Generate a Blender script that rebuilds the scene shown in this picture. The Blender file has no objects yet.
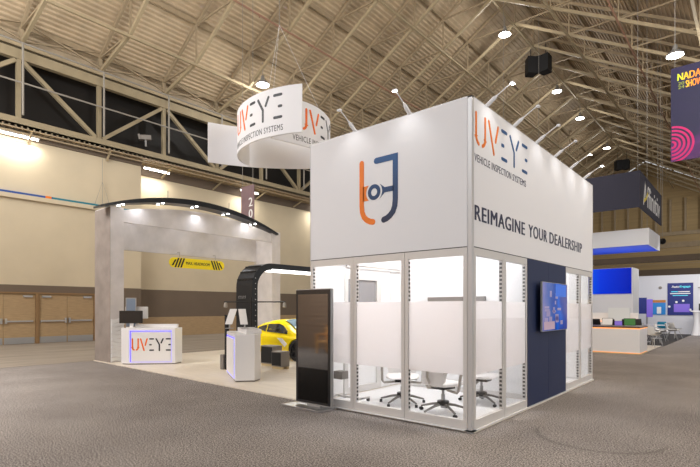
import bpy, bmesh, math, random
from mathutils import Vector, Matrix
random.seed(4)
SC = bpy.context.scene
COL = SC.collection

# ------------------------------------------------------------------ camera
cam_d = bpy.data.cameras.new('camera')
cam = bpy.data.objects.new('camera', cam_d)
COL.objects.link(cam)
cam.location = (2.902, -5.922, 1.68)
cam.rotation_euler = (math.radians(90), 0, math.radians(40.4))
cam_d.sensor_width = 36
cam_d.lens = 478 / 700 * 36
cam_d.shift_y = (308 - 233.5) / 700
cam_d.clip_start = 0.05
cam_d.clip_end = 300
SC.camera = cam

# ------------------------------------------------------------------ world, light, exposure
SC.view_settings.view_transform = 'Standard'
SC.view_settings.look = 'None'
SC.view_settings.gamma = 1
SC.view_settings.exposure = 0.0
SC.view_settings.use_curve_mapping = False
w = bpy.data.worlds.new('world')
SC.world = w
w.use_nodes = True
w.node_tree.nodes['Background'].inputs[0].default_value = (0.97, 0.975, 1.0, 1)
w.node_tree.nodes['Background'].inputs[1].default_value = 0.68


def light(name, kind, loc, power, color=(1, .975, .95), size=1.0, size_y=None, rot=None, aim=None, spot=None, blend=.5):
    d = bpy.data.lights.new(name, kind)
    d.energy = power
    d.color = color
    if kind == 'AREA':
        d.shape = 'RECTANGLE'
        d.size = size
        d.size_y = size_y or size
    else:
        d.shadow_soft_size = size
    if kind == 'SPOT':
        d.spot_size = spot
        d.spot_blend = blend
    o = bpy.data.objects.new(name, d)
    COL.objects.link(o)
    o.location = loc
    if aim:
        o.rotation_euler = (Vector(aim) - Vector(loc)).to_track_quat('-Z', 'Y').to_euler()
    if rot:
        o.rotation_euler = rot
    return o


# area lights outside the frame: unseen hall lamps over the right half and behind the camera, then added fills
light('hall_lamps_right', 'AREA', (11, 6, 12.5), 1650, color=(.98, .985, 1), size=5, size_y=26, aim=(2, 6, 1))
light('hall_lamps_back', 'AREA', (-4, -16, 12.5), 1000, color=(.98, .985, 1), size=18, size_y=5, aim=(-5, 0, 1))
light('hall_lamps_left', 'AREA', (-14, -9, 13), 900, size=8, size_y=4, aim=(-16, 3, 3))
light('ceiling_fill', 'AREA', (6, 6, 11), 3000, color=(1, .975, .94), size=6, size_y=10, aim=(2, 10, 20))  # added fill without a fixture, aimed up to brighten the ceiling
light('ceiling_fill_left', 'AREA', (-14, -7, 9.8), 850, color=(1, .975, .94), size=10, size_y=3, aim=(-14.5, 0, 19))  # added fill that brightens the left roof slope
light('wall_fill', 'AREA', (-14, -8, 9.5), 450, color=(1, .97, .94), size=8, size_y=2, aim=(-23, 5, 5))  # added fill to lift the cream left wall
light('end_wall_fill', 'AREA', (14, 56, 8), 1700, size=6, size_y=6, aim=(-2, 75, 9))  # added fill aimed at the end wall, no lamp stands there
light('partition_fill', 'AREA', (-9, -5.2, 5.2), 850, size=5, size_y=1, aim=(-10, -9, 1.8))  # added fill so the slatted partition shows in the kiosk screen
# lamps in the open-topped meeting rooms of the stand
light('room_lamp_front', 'AREA', (-1.5, 1.3, 4.3), 100, color=(.99, .985, 1), size=1.6, size_y=.9, rot=(0, 0, 0))
light('room_lamp_rear', 'AREA', (-1.5, 4.4, 4.3), 70, color=(.99, .985, 1), size=1.6, size_y=.9, rot=(0, 0, 0))


# ------------------------------------------------------------------ materials
def lin(c):
    return tuple(((x / 255) / 12.92 if x / 255 <= .04045 else ((x / 255 + .055) / 1.055) ** 2.4) for x in c)


MATS = {}


def mat(name, rgb, rough=.5, metal=0.0, noise=0.0, nscale=8.0, bump=0.0, bscale=40.0, emit=0.0, spec=None, ior=None, stretch=None):
    if name in MATS:
        return MATS[name]
    m = bpy.data.materials.new(name)
    m.use_nodes = True
    nt = m.node_tree
    b = nt.nodes['Principled BSDF']
    c = lin(rgb)
    b.inputs['Base Color'].default_value = (*c, 1)
    b.inputs['Roughness'].default_value = rough
    b.inputs['Metallic'].default_value = metal
    if spec is not None:
        b.inputs['Specular IOR Level'].default_value = spec
    if ior:
        b.inputs['IOR'].default_value = ior
    tc = None
    if noise or bump:
        tc = nt.nodes.new('ShaderNodeTexCoord')
        mp = nt.nodes.new('ShaderNodeMapping')
        nt.links.new(tc.outputs['Object'], mp.inputs[0])
        if stretch:
            mp.inputs['Scale'].default_value = stretch
    if noise:
        n = nt.nodes.new('ShaderNodeTexNoise')
        n.inputs['Scale'].default_value = nscale
        n.inputs['Detail'].default_value = 6
        r = nt.nodes.new('ShaderNodeValToRGB')
        r.color_ramp.elements[0].position = .3
        r.color_ramp.elements[1].position = .7
        r.color_ramp.elements[0].color = (*[x * (1 - noise) for x in c], 1)
        r.color_ramp.elements[1].color = (*[min(1, x * (1 + noise)) for x in c], 1)
        nt.links.new(mp.outputs[0], n.inputs['Vector'])
        nt.links.new(n.outputs[0], r.inputs[0])
        nt.links.new(r.outputs[0], b.inputs['Base Color'])
    if bump:
        n2 = nt.nodes.new('ShaderNodeTexNoise')
        n2.inputs['Scale'].default_value = bscale
        bp = nt.nodes.new('ShaderNodeBump')
        bp.inputs['Strength'].default_value = bump
        bp.inputs['Distance'].default_value = .01
        nt.links.new(mp.outputs[0], n2.inputs['Vector'])
        nt.links.new(n2.outputs[0], bp.inputs['Height'])
        nt.links.new(bp.outputs[0], b.inputs['Normal'])
    if emit:
        b.inputs['Emission Color'].default_value = (*c, 1)
        b.inputs['Emission Strength'].default_value = emit
    MATS[name] = m
    return m


def glass_mat(name='clear_glass', gloss=.12, tint=(1, 1, 1)):
    m = bpy.data.materials.new(name)
    m.use_nodes = True
    nt = m.node_tree
    nt.nodes.clear()
    o = nt.nodes.new('ShaderNodeOutputMaterial')
    t = nt.nodes.new('ShaderNodeBsdfTransparent')
    t.inputs[0].default_value = (*tint, 1)
    g = nt.nodes.new('ShaderNodeBsdfGlossy')
    g.inputs['Roughness'].default_value = .02
    lw = nt.nodes.new('ShaderNodeLayerWeight')
    lw.inputs['Blend'].default_value = .5
    pw_ = nt.nodes.new('ShaderNodeMath')
    pw_.operation = 'POWER'
    pw_.inputs[1].default_value = 4
    nt.links.new(lw.outputs['Facing'], pw_.inputs[0])
    f = nt.nodes.new('ShaderNodeMath')
    f.operation = 'MULTIPLY_ADD'
    f.inputs[1].default_value = .6
    f.inputs[2].default_value = .03
    nt.links.new(pw_.outputs[0], f.inputs[0])
    mx = nt.nodes.new('ShaderNodeMixShader')
    nt.links.new(f.outputs[0], mx.inputs[0])
    nt.links.new(t.outputs[0], mx.inputs[1])
    nt.links.new(g.outputs[0], mx.inputs[2])
    nt.links.new(mx.outputs[0], o.inputs[0])
    MATS[name] = m
    return m


def frost_mat():
    m = bpy.data.materials.new('frosted_film')
    m.use_nodes = True
    nt = m.node_tree
    nt.nodes.clear()
    o = nt.nodes.new('ShaderNodeOutputMaterial')
    t = nt.nodes.new('ShaderNodeBsdfTranslucent')
    t.inputs[0].default_value = (.97, .945, .94, 1)
    d = nt.nodes.new('ShaderNodeBsdfDiffuse')
    d.inputs[0].default_value = (.82, .80, .80, 1)
    mx = nt.nodes.new('ShaderNodeMixShader')
    mx.inputs[0].default_value = .25
    nt.links.new(t.outputs[0], mx.inputs[1])
    nt.links.new(d.outputs[0], mx.inputs[2])
    nt.links.new(mx.outputs[0], o.inputs[0])
    MATS['frosted_film'] = m
    return m


def gradient_mat(name, stops, axis='Z', lo=0, hi=1, emit=0.0, rough=.5, noise=0.0, nscale=3.0):
    """colour runs along an object axis (printed artwork or a screen picture)"""
    m = bpy.data.materials.new(name)
    m.use_nodes = True
    nt = m.node_tree
    b = nt.nodes['Principled BSDF']
    b.inputs['Roughness'].default_value = rough
    if emit:
        b.inputs['Specular IOR Level'].default_value = .1
    tc = nt.nodes.new('ShaderNodeTexCoord')
    sp = nt.nodes.new('ShaderNodeSeparateXYZ')
    nt.links.new(tc.outputs['Object'], sp.inputs[0])
    mr = nt.nodes.new('ShaderNodeMapRange')
    mr.inputs['From Min'].default_value = lo
    mr.inputs['From Max'].default_value = hi
    nt.links.new(sp.outputs[axis], mr.inputs['Value'])
    src = mr.outputs[0]
    if noise:
        n = nt.nodes.new('ShaderNodeTexNoise')
        n.inputs['Scale'].default_value = nscale
        n.inputs['Detail'].default_value = 3
        nt.links.new(tc.outputs['Object'], n.inputs['Vector'])
        ma = nt.nodes.new('ShaderNodeMath')
        ma.operation = 'MULTIPLY_ADD'
        ma.inputs[1].default_value = noise
        nt.links.new(n.outputs[0], ma.inputs[0])
        nt.links.new(src, ma.inputs[2])
        m2 = nt.nodes.new('ShaderNodeMath')
        m2.operation = 'SUBTRACT'
        m2.inputs[1].default_value = noise * .5
        nt.links.new(ma.outputs[0], m2.inputs[0])
        src = m2.outputs[0]
    r = nt.nodes.new('ShaderNodeValToRGB')
    els = r.color_ramp.elements
    while len(els) < len(stops):
        els.new(.5)
    for e, (p, c) in zip(els, stops):
        e.position = p
        e.color = (*lin(c), 1)
    nt.links.new(src, r.inputs[0])
    nt.links.new(r.outputs[0], b.inputs['Base Color'])
    if emit:
        nt.links.new(r.outputs[0], b.inputs['Emission Color'])
        b.inputs['Emission Strength'].default_value = emit
    MATS[name] = m
    return m


def M(n):
    return MATS[n]


def carpet_mat():
    m = bpy.data.materials.new('hall_carpet')
    m.use_nodes = True
    nt = m.node_tree
    b = nt.nodes['Principled BSDF']
    b.inputs['Roughness'].default_value = .95
    b.inputs['Specular IOR Level'].default_value = .15
    tc = nt.nodes.new('ShaderNodeTexCoord')
    def noise(s, det, rough=.5):
        n = nt.nodes.new('ShaderNodeTexNoise')
        n.inputs['Scale'].default_value = s
        n.inputs['Detail'].default_value = det
        n.inputs['Roughness'].default_value = rough
        nt.links.new(tc.outputs['Object'], n.inputs['Vector'])
        return n
    fine = noise(52, 3, .8)
    r = nt.nodes.new('ShaderNodeValToRGB')
    r.color_ramp.elements[0].position = .41
    r.color_ramp.elements[0].color = (*lin((78, 75, 74)), 1)
    r.color_ramp.elements[1].position = .60
    r.color_ramp.elements[1].color = (*lin((196, 190, 187)), 1)
    nt.links.new(fine.outputs[0], r.inputs[0])
    big = noise(.55, 4, .6)
    r2 = nt.nodes.new('ShaderNodeValToRGB')
    r2.color_ramp.elements[0].position = .35
    r2.color_ramp.elements[0].color = (.78, .76, .75, 1)
    r2.color_ramp.elements[1].position = .65
    r2.color_ramp.elements[1].color = (1.0, .98, .95, 1)
    nt.links.new(big.outputs[0], r2.inputs[0])
    mx = nt.nodes.new('ShaderNodeMix')
    mx.data_type = 'RGBA'
    mx.blend_type = 'MULTIPLY'
    mx.inputs[0].default_value = 1
    nt.links.new(r.outputs[0], mx.inputs[6])
    nt.links.new(r2.outputs[0], mx.inputs[7])
    # worn wheel track: a dark ring segment in the pile
    sp = nt.nodes.new('ShaderNodeVectorMath')
    sp.operation = 'DISTANCE'
    nt.links.new(tc.outputs['Object'], sp.inputs[0])
    sp.inputs[1].default_value = TRACK[0]
    s1 = nt.nodes.new('ShaderNodeMath'); s1.operation = 'SUBTRACT'; s1.inputs[1].default_value = TRACK[1]
    nt.links.new(sp.outputs['Value'], s1.inputs[0])
    s2 = nt.nodes.new('ShaderNodeMath'); s2.operation = 'ABSOLUTE'
    nt.links.new(s1.outputs[0], s2.inputs[0])
    mr = nt.nodes.new('ShaderNodeMapRange')
    mr.inputs['From Min'].default_value = .015
    mr.inputs['From Max'].default_value = .06
    mr.inputs['To Min'].default_value = .78
    mr.inputs['To Max'].default_value = 1
    sy = nt.nodes.new('ShaderNodeSeparateXYZ')
    nt.links.new(tc.outputs['Object'], sy.inputs[0])
    far = nt.nodes.new('ShaderNodeMapRange')
    far.inputs['From Min'].default_value = .7
    far.inputs['From Max'].default_value = 1.5
    far.inputs['To Max'].default_value = .1
    nt.links.new(sy.outputs['Y'], far.inputs['Value'])
    ad = nt.nodes.new('ShaderNodeMath'); ad.operation = 'ADD'
    nt.links.new(s2.outputs[0], ad.inputs[0])
    nt.links.new(far.outputs[0], ad.inputs[1])
    nt.links.new(ad.outputs[0], mr.inputs['Value'])
    mx2 = nt.nodes.new('ShaderNodeMix')
    mx2.data_type = 'RGBA'
    mx2.blend_type = 'MULTIPLY'
    mx2.inputs[0].default_value = 1
    nt.links.new(mx.outputs[2], mx2.inputs[6])
    nt.links.new(mr.outputs[0], mx2.inputs[7])
    nt.links.new(mx2.outputs[2], b.inputs['Base Color'])
    bp = nt.nodes.new('ShaderNodeBump')
    bp.inputs['Strength'].default_value = .12
    bp.inputs['Distance'].default_value = .005
    nt.links.new(fine.outputs[0], bp.inputs['Height'])
    nt.links.new(bp.outputs[0], b.inputs['Normal'])
    MATS['hall_carpet'] = m
    return m


TRACK = ((1.32, .955, 0), .75)
carpet_mat()
glass_mat()
frost_mat()
mat('aisle_carpet', (150, 140, 128), .9, noise=.22, nscale=1.2, stretch=(3, .25, 1))
mat('deck_metal', (194, 174, 144), .6, noise=.12, nscale=1.5)
mat('steel_tan', (170, 152, 124), .6, noise=.1, nscale=3)
mat('steel_cream', (174, 158, 128), .55, noise=.08, nscale=2)
mat('girder', (156, 142, 114), .6, noise=.08, nscale=2)
mat('rail_grey', (150, 144, 134), .45)
mat('pipe_red', (160, 122, 100), .5)
mat('wall_cream', (206, 192, 165), .8, noise=.05, nscale=.6)
mat('wall_brown', (112, 98, 84), .8, noise=.05, nscale=1)
mat('wood_tan', (172, 146, 110), .55, noise=.12, nscale=3, stretch=(1, 1, 9))
mat('wood_frame', (140, 110, 74), .5)
mat('dark_pane', (26, 23, 20), .5, spec=.25)
mat('metal', (190, 190, 192), .3, .9)
mat('brushed', (165, 165, 165), .4, .5)
mat('chair_steel', (128, 124, 120), .35, .6)
mat('grey_blind', (140, 140, 143), .7)
mat('white_panel', (238, 238, 238), .45)
mat('white_fabric', (232, 232, 235), .7)
mat('frame_white', (216, 213, 210), .4, .15)
mat('slot_dark', (52, 52, 50), .6)
mat('post_alu', (204, 203, 203), .35, .3)
mat('white_gloss', (240, 240, 242), .25)
mat('vinyl_floor', (234, 225, 210), .4, noise=.06, nscale=2.5, stretch=(.5, 3, 1))
mat('navy', (22, 38, 78), .55)
mat('navy_text', (38, 44, 74), .5)
mat('orange', (236, 122, 14), .5)
mat('orange_sign', (240, 112, 20), .5)
mat('charcoal', (40, 42, 50), .5)
mat('black', (16, 16, 18), .35)
mat('black_satin', (24, 26, 30), .28)
mat('black_matte', (26, 26, 28), .8)
mat('concrete', (216, 211, 210), .8, noise=.09, nscale=2.2, bump=.3, bscale=9)
mat('concrete_shaded', (150, 140, 133), .8, noise=.15, nscale=2.2, bump=.3, bscale=9)  # shaded tone of the concrete, painted on one pillar side
mat('screen_glass', (6, 6, 7), .06, ior=2.1)
mat('yellow', (250, 226, 10), .4)
mat('car_yellow', (250, 222, 6), .22)
mat('tyre', (22, 22, 22), .7)
mat('rim', (60, 62, 66), .3, .8)
mat('car_glass', (18, 22, 26), .05, ior=1.8)
mat('chair_mesh', (236, 234, 232), .6)
mat('chair_arm', (176, 170, 162), .35, .5)
mat('led_white', (255, 255, 255), emit=2.5)
mat('led_violet', (84, 76, 255), emit=1.6)
mat('led_warm', (255, 170, 90), emit=1.1)
mat('lamp_glow', (255, 252, 245), emit=40)
mat('lamp_soft', (255, 250, 240), emit=14)
mat('lamp_small', (255, 255, 255), emit=18)
mat('box_navy', (44, 44, 62), .7)
mat('logo_yellow', (226, 204, 40), .5)
mat('header_blue', (36, 84, 250), .6)
mat('teal', (40, 150, 190), .5)
mat('teal_glow', (80, 200, 215), .5, emit=.5)
mat('poster_blue', (16, 36, 120), .5)
mat('purple', (120, 96, 200), .5, emit=.2)
mat('green_screen', (54, 110, 50), .4, emit=.25)
mat('banner_purple', (132, 108, 112), .7, noise=.12, nscale=2)
mat('magenta', (186, 10, 98), .6)
mat('louvre_brown', (176, 150, 128), .7)
mat('chair_wood', (240, 186, 120), .5, noise=.1)
mat('far_white', (212, 214, 220), .5)
mat('white_chair', (232, 230, 226), .4)
mat('dark_wood', (84, 58, 42), .4)
mat('grey_box', (128, 122, 116), .5)
mat('carpet_black', (62, 60, 60), .95, noise=.1)
mat('cable', (150, 145, 138), .5)
mat('blue_strip', (30, 74, 150), .5)
mat('teal_strip', (20, 120, 140), .5)
mat('skid_wood', (200, 180, 140), .7)
mat('end_wall', (176, 152, 110), .8, noise=.1, nscale=.7, stretch=(.3, 1, 6))
gradient_mat('logo_blue', [(0, (26, 34, 66)), (1, (24, 80, 136))], 'Z', 3.0, 4.0)
gradient_mat('tv_blue', [(0, (0, 44, 190)), (.25, (0, 100, 225)), (.6, (0, 46, 200)), (1, (0, 26, 160))], 'X', -3.2, 0, emit=.55, rough=.3)
gradient_mat('nada_print', [(0, (36, 14, 56)), (.2, (78, 20, 96)), (.35, (24, 17, 60)), (.6, (17, 16, 54)), (1, (24, 18, 60))], 'Z', -1.9, 1.9, rough=.6, noise=.7, nscale=.9)
gradient_mat('nada_text', [(0, (190, 220, 40)), (.5, (250, 160, 30)), (1, (240, 70, 50))], 'X', -.75, .2, rough=.6)


# ------------------------------------------------------------------ mesh tools
def frame_from(d):
    d = d.normalized()
    up = Vector((0, 0, 1)) if abs(d.z) < .95 else Vector((1, 0, 0))
    s = d.cross(up).normalized()
    return s, s.cross(d).normalized()


class MB:
    def __init__(self):
        self.v, self.f, self.mi = [], [], []

    def add(self, vs, fs, mi=0):
        n = len(self.v)
        self.v += [tuple(x) for x in vs]
        self.f += [tuple(i + n for i in f) for f in fs]
        self.mi += [mi] * len(fs)
        return self

    def box(self, x0, x1, y0, y1, z0, z1, mi=0):
        vs = [(x, y, z) for x in (x0, x1) for y in (y0, y1) for z in (z0, z1)]
        return self.add(vs, [(0, 1, 3, 2), (4, 6, 7, 5), (0, 4, 5, 1), (2, 3, 7, 6), (0, 2, 6, 4), (1, 5, 7, 3)], mi)

    def cbox(self, x0, x1, y0, y1, z0, z1, c=.01, mi=0):
        """box with chamfered edges along z and a chamfered top"""
        def ring(i, z):
            return [(x0 + i + c, y0 + i, z), (x1 - i - c, y0 + i, z), (x1 - i, y0 + i + c, z), (x1 - i, y1 - i - c, z),
                    (x1 - i - c, y1 - i, z), (x0 + i + c, y1 - i, z), (x0 + i, y1 - i - c, z), (x0 + i, y0 + i + c, z)]
        rings = [ring(c, z0), ring(0, z0 + c), ring(0, z1 - c), ring(c, z1)]
        return self.loft(rings, mi=mi)

    def loft(self, rings, cap=True, mi=0, closed=True):
        n = len(rings[0])
        vs = [p for r in rings for p in r]
        fs = []
        for k in range(len(rings) - 1):
            for i in range(n if closed else n - 1):
                j = (i + 1) % n
                fs.append((k * n + i, k * n + j, (k + 1) * n + j, (k + 1) * n + i))
        if cap:
            fs.append(tuple(reversed(range(n))))
            fs.append(tuple((len(rings) - 1) * n + i for i in range(n)))
        return self.add(vs, fs, mi)

    def bar(self, a, b, w, h=None, mi=0):
        a, b = Vector(a), Vector(b)
        h = h or w
        s, u = frame_from(b - a)
        q = [(-1, -1), (1, -1), (1, 1), (-1, 1)]
        return self.loft([[tuple(p + s * (i * w / 2) + u * (j * h / 2)) for i, j in q] for p in (a, b)], mi=mi)

    def tube(self, pts, r, n=8, mi=0, cap=True):
        pts = [Vector(p) for p in pts]
        rs = r if isinstance(r, (list, tuple)) else [r] * len(pts)
        rings = []
        s = None
        for i, p in enumerate(pts):
            d = (pts[min(i + 1, len(pts) - 1)] - pts[max(i - 1, 0)]).normalized()
            if s is None:
                s, u = frame_from(d)
            else:
                s = (s - d * s.dot(d)).normalized()
                u = s.cross(d).normalized()
            rings.append([tuple(p + s * (math.cos(2 * math.pi * k / n) * rs[i]) + u * (math.sin(2 * math.pi * k / n) * rs[i])) for k in range(n)])
        return self.loft(rings, cap, mi)

    def lathe(self, prof, n=20, c=(0, 0, 0), axis='Z', mi=0):
        rings = []
        for r, t in prof:
            ring = []
            for k in range(n):
                a = 2 * math.pi * k / n
                x, y = r * math.cos(a), r * math.sin(a)
                p = {'Z': (x, y, t), 'X': (t, x, y), 'Y': (x, t, y)}[axis]
                ring.append((p[0] + c[0], p[1] + c[1], p[2] + c[2]))
            rings.append(ring)
        return self.loft(rings, True, mi)

    def prism(self, poly, z0, z1, mi=0):
        return self.loft([[(x, y, z0) for x, y in poly], [(x, y, z1) for x, y in poly]], mi=mi)

    def prism_ax(self, poly, t0, t1, axis, mi=0):
        """polygon in the plane across `axis`, swept from t0 to t1; X: (y,z), Y: (x,z)"""
        f = (lambda a, b, t: (t, a, b)) if axis == 'X' else (lambda a, b, t: (a, t, b))
        return self.loft([[f(a, b, t) for a, b in poly] for t in (t0, t1)], mi=mi)

    def build(self, name, m, parent=None, smooth=False, bevel=0, loc=None):
        me = bpy.data.meshes.new(name)
        me.from_pydata(self.v, [], self.f)
        bm = bmesh.new()
        bm.from_mesh(me)
        bmesh.ops.recalc_face_normals(bm, faces=bm.faces)
        bm.to_mesh(me)
        bm.free()
        ms = m if isinstance(m, (list, tuple)) else [m]
        for x in ms:
            me.materials.append(M(x) if isinstance(x, str) else x)
        if len(ms) > 1:
            me.polygons.foreach_set('material_index', self.mi)
        if smooth:
            me.polygons.foreach_set('use_smooth', [True] * len(me.polygons))
            me.set_sharp_from_angle(angle=math.radians(40))
        me.update()
        o = bpy.data.objects.new(name, me)
        COL.objects.link(o)
        if parent:
            o.parent = parent
        if loc:
            o.location = loc
        if bevel:
            b = o.modifiers.new('bevel', 'BEVEL')
            b.width = bevel
            b.segments = 2
            b.limit_method = 'ANGLE'
        return o


def tag(o, label=None, cat=None, group=None, kind=None):
    if label:
        o['label'] = label
    if cat:
        o['category'] = cat
    if group:
        o['group'] = group
    if kind:
        o['kind'] = kind
    return o


def thing(name, label, cat, loc=(0, 0, 0), rz=0, group=None):
    o = bpy.data.objects.new(name, None)
    COL.objects.link(o)
    o.location = loc
    o.rotation_euler = (0, 0, rz)
    o.empty_display_size = .2
    return tag(o, label, cat, group)


def struct(name, mb, m, **k):
    return tag(mb.build(name, m, **k), kind='structure')


def dup(root, loc=None, rz=None, label=None, group=None):
    def cp(o, par):
        c = o.copy()
        COL.objects.link(c)
        if par:
            c.parent = par
        for ch in list(o.children):
            cp(ch, c)
        return c
    r = cp(root, None)
    if loc is not None:
        r.location = loc
    if rz is not None:
        r.rotation_euler = (0, 0, rz)
    if label:
        r['label'] = label
    if group:
        r['group'] = group
    return r


def text_geo(s, w, h, bold=0.0, align='L', spacing=1.0, depth=.002):
    """letters as flat geometry scaled into w x h; returns verts (a, b, c) and faces, a along the text, c out of it"""
    cu = bpy.data.curves.new('t', 'FONT')
    cu.body = s
    cu.size = 1
    cu.offset = 0
    cu.space_character = spacing
    cu.extrude = .5
    cu.resolution_u = 3
    o = bpy.data.objects.new('t', cu)
    COL.objects.link(o)
    dg = bpy.context.evaluated_depsgraph_get()
    me = bpy.data.meshes.new_from_object(o.evaluated_get(dg))
    vs = [v.co.copy() for v in me.vertices]
    fs = [tuple(p.vertices) for p in me.polygons]
    bpy.data.objects.remove(o)
    bpy.data.curves.remove(cu)
    bpy.data.meshes.remove(me)
    x0, x1 = min(v.x for v in vs), max(v.x for v in vs)
    y0, y1 = min(v.y for v in vs), max(v.y for v in vs)
    out, fo = [], []
    n = len(vs)
    x0, x1 = x0 - bold, x1 + bold
    for i, dx in enumerate((-bold, 0, bold) if bold else (0,)):
        out += [((v.x + dx - x0) / (x1 - x0) * w, (v.y - y0) / (y1 - y0) * h, (v.z + .5) * depth * (1 + .15 * i)) for v in vs]
        fo += [tuple(k + n * i for k in f) for f in fs]
    return out, fo


def put(mb, geo, fn, mi=0):
    vs, fs = geo
    mb.add([fn(*v) for v in vs], fs, mi)


def plane_fn(o, ax, up, out):
    o, ax, up, out = Vector(o), Vector(ax), Vector(up), Vector(out)
    return lambda a, b, c: tuple(o + ax * a + up * b + out * c)


def stroke(pts, r, depth, seg=6):
    """round-ended stroke outline of a 2D polyline -> (verts, faces) in (a,b,c)"""
    P = [Vector(p).to_2d() if len(p) > 2 else Vector(p) for p in pts]
    # densify for bending
    Q = [P[0]]
    for a, b in zip(P, P[1:]):
        n = max(1, int((b - a).length / .08))
        Q += [a.lerp(b, (k + 1) / n) for k in range(n)]
    L, R = [], []
    for i, p in enumerate(Q):
        d0 = (Q[i] - Q[i - 1]).normalized() if i else (Q[1] - Q[0]).normalized()
        d1 = (Q[i + 1] - Q[i]).normalized() if i < len(Q) - 1 else d0
        t = (d0 + d1).normalized()
        nrm = Vector((-t.y, t.x))
        k = r / max(.5, nrm.dot(Vector((-d0.y, d0.x))))
        L.append(p + nrm * k)
        R.append(p - nrm * k)
    n = len(Q)
    vs, fs = [], []
    for c in (0, depth):
        vs += [(q.x, q.y, c) for q in L] + [(q.x, q.y, c) for q in R]
    for i in range(n - 1):
        fs += [(i, i + 1, n + i + 1, n + i), (2 * n + i, 3 * n + i, 3 * n + i + 1, 2 * n + i + 1),
               (i, 2 * n + i, 2 * n + i + 1, i + 1), (n + i, n + i + 1, 3 * n + i + 1, 3 * n + i)]
    for idx, sgn in ((0, -1), (n - 1, 1)):
        p = Q[idx]
        d = (Q[1] - Q[0]).normalized() * -1 if idx == 0 else (Q[-1] - Q[-2]).normalized()
        a0 = math.atan2(d.y, d.x)
        b = len(vs)
        arc = [p + Vector((math.cos(a0 + t), math.sin(a0 + t))) * r for t in [(-.5 + k / seg) * math.pi for k in range(seg + 1)]]
        for c in (0, depth):
            vs += [(q.x, q.y, c) for q in arc]
        m = seg + 1
        fs += [tuple(range(b, b + m)), tuple(range(b + m, b + 2 * m))]
        fs += [(b + k, b + k + 1, b + m + k + 1, b + m + k) for k in range(m - 1)]
    return vs, fs


def arc2(cx, cy, r, a0, a1, n=7):
    return [(cx + r * math.cos(math.radians(a0 + (a1 - a0) * k / n)), cy + r * math.sin(math.radians(a0 + (a1 - a0) * k / n))) for k in range(n + 1)]


def wordmark(s, r=.045):
    """the segmented word UVEYE in a box about 4.2 wide x 1 high, scaled by s: (orange strokes, dark strokes)"""
    o = [[(.05, 1), (.05, .3)] + arc2(.3, .3, .25, 180, 250, 4),
         [(.62, 1), (.62, .3)] + arc2(.37, .3, .25, 0, -70, 4),
         [(.86, 1), (1.2, .02)],
         [(1.50, 1), (1.32, .46)]]
    d = [[(1.78, 1), (2.12, 1)], [(1.78, .5), (1.90, .5)], [(1.78, 0.03), (2.12, .03)],
         [(2.40, 1), (2.72, .5), (2.72, 0)], [(3.08, 1), (2.90, .66)],
         [(3.42, 1), (3.80, 1)], [(3.68, .5), (3.80, .5)], [(3.42, .03), (3.80, .03)]]
    return [[(x * s[0], y * s[1]) for x, y in q] for q in o], [[(x * s[0], y * s[1]) for x, y in q] for q in d]


def letters(o_, d_, rad, fn, m_o, m_d, par, depth=.003):
    for nm, qs, mt in (('letter_u', o_[0:2], m_o), ('letter_v', o_[2:4], m_o), ('letter_e', d_[0:3], m_d), ('letter_y', d_[3:5], m_d), ('letter_e', d_[5:8], m_d)):
        mm = MB()
        for q in qs:
            put(mm, stroke(q, rad, depth), fn)
        mm.build(nm, mt, par)


# ================================================================== THE HALL
XR, ZR, SL = -9.5, 20.8, .585         # ridge of the lower chord and roof pitch
PP = 3.445                             # panel spacing across
YS = [1.13 + 3.52 * k for k in range(21)]
HALL_END = 75.0


def zc(x):
    return ZR - SL * abs(x - XR)


struct('floor', MB().box(-24.6, 30, -24, HALL_END, -.2, 0), 'hall_carpet')
struct('floor_aisle', MB().box(-24.6, -13.2, -24, HALL_END, 0, .004), 'aisle_carpet')

# left wall with its two planes, brown band and wood dado
wl = MB()
wl.box(-23.4, -23, -24, 6.7, 2.75, 9.65)
wl.box(-24.4, -24, 6.7, HALL_END, 2.75, 9.65)
wl.box(-24.0, -23.4, 6.5, 6.7, 2.75, 9.65)
struct('wall_left', wl, 'wall_cream')
wb = MB()
wb.box(-23.4, -22.98, -24, 6.7, 2.42, 2.75)
wb.box(-23.4, -22.98, -24, -2.35, 0, 2.42)
wb.box(-23.4, -22.98, 4.3, 6.7, 1.15, 2.42)
wb.box(-24.4, -23.98, 6.7, HALL_END, 1.15, 2.75)
struct('trim_1', wb, 'wall_brown')
wd = MB()
wd.box(-23.4, -22.97, 4.3, 6.7, 0, 1.15)
wd.box(-24.4, -23.97, 6.7, HALL_END, 0, 1.15)
struct('trim_2', wd, 'wood_tan')

# doors in pairs
fr = MB()
for y in (-2.35, .32 - 1.33 - .0, ):
    pass
fr.box(-23.35, -22.93, -2.35, 4.3, 2.34, 2.42)
for y in (-2.35, -1.02, 1.62, 4.22):
    fr.box(-23.35, -22.93, y, y + (.15 if y != 4.22 else .08), 0, 2.34)
struct('trim_3', fr, 'wood_frame')
dn = 0
for y0, y1, hinge in ((-.87, .36, 0), (.36, 1.62, 1), (1.77, 2.99, 0), (2.99, 4.22, 1)):
    dn += 1
    d = struct('door_%d' % dn, MB().box(-23.3, -23.0, y0 + .006, y1 - .006, .01, 2.335), 'wood_tan')
    MB().box(-23.0, -22.985, y0 + .03, y1 - .03, .02, .32).build('kick_plate', 'brushed', d)
    b = MB().box(-22.97, -22.92, y0 + .1, y1 - .1, 1.03, 1.1)
    e = y1 - .13 if hinge == 0 else y0 + .05
    b.box(-23.0, -22.9, e, e + .08, .96, 1.2)
    b.box(-23.0, -22.93, y0 + .06, y0 + .1, 1.0, 1.12)
    b.build('push_bar', 'metal', d)
    e = y0 + .12 if hinge == 0 else y1 - .5
    MB().box(-23.0, -22.92, e, e + .38, 2.18, 2.27).build('closer', 'metal', d)

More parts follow.
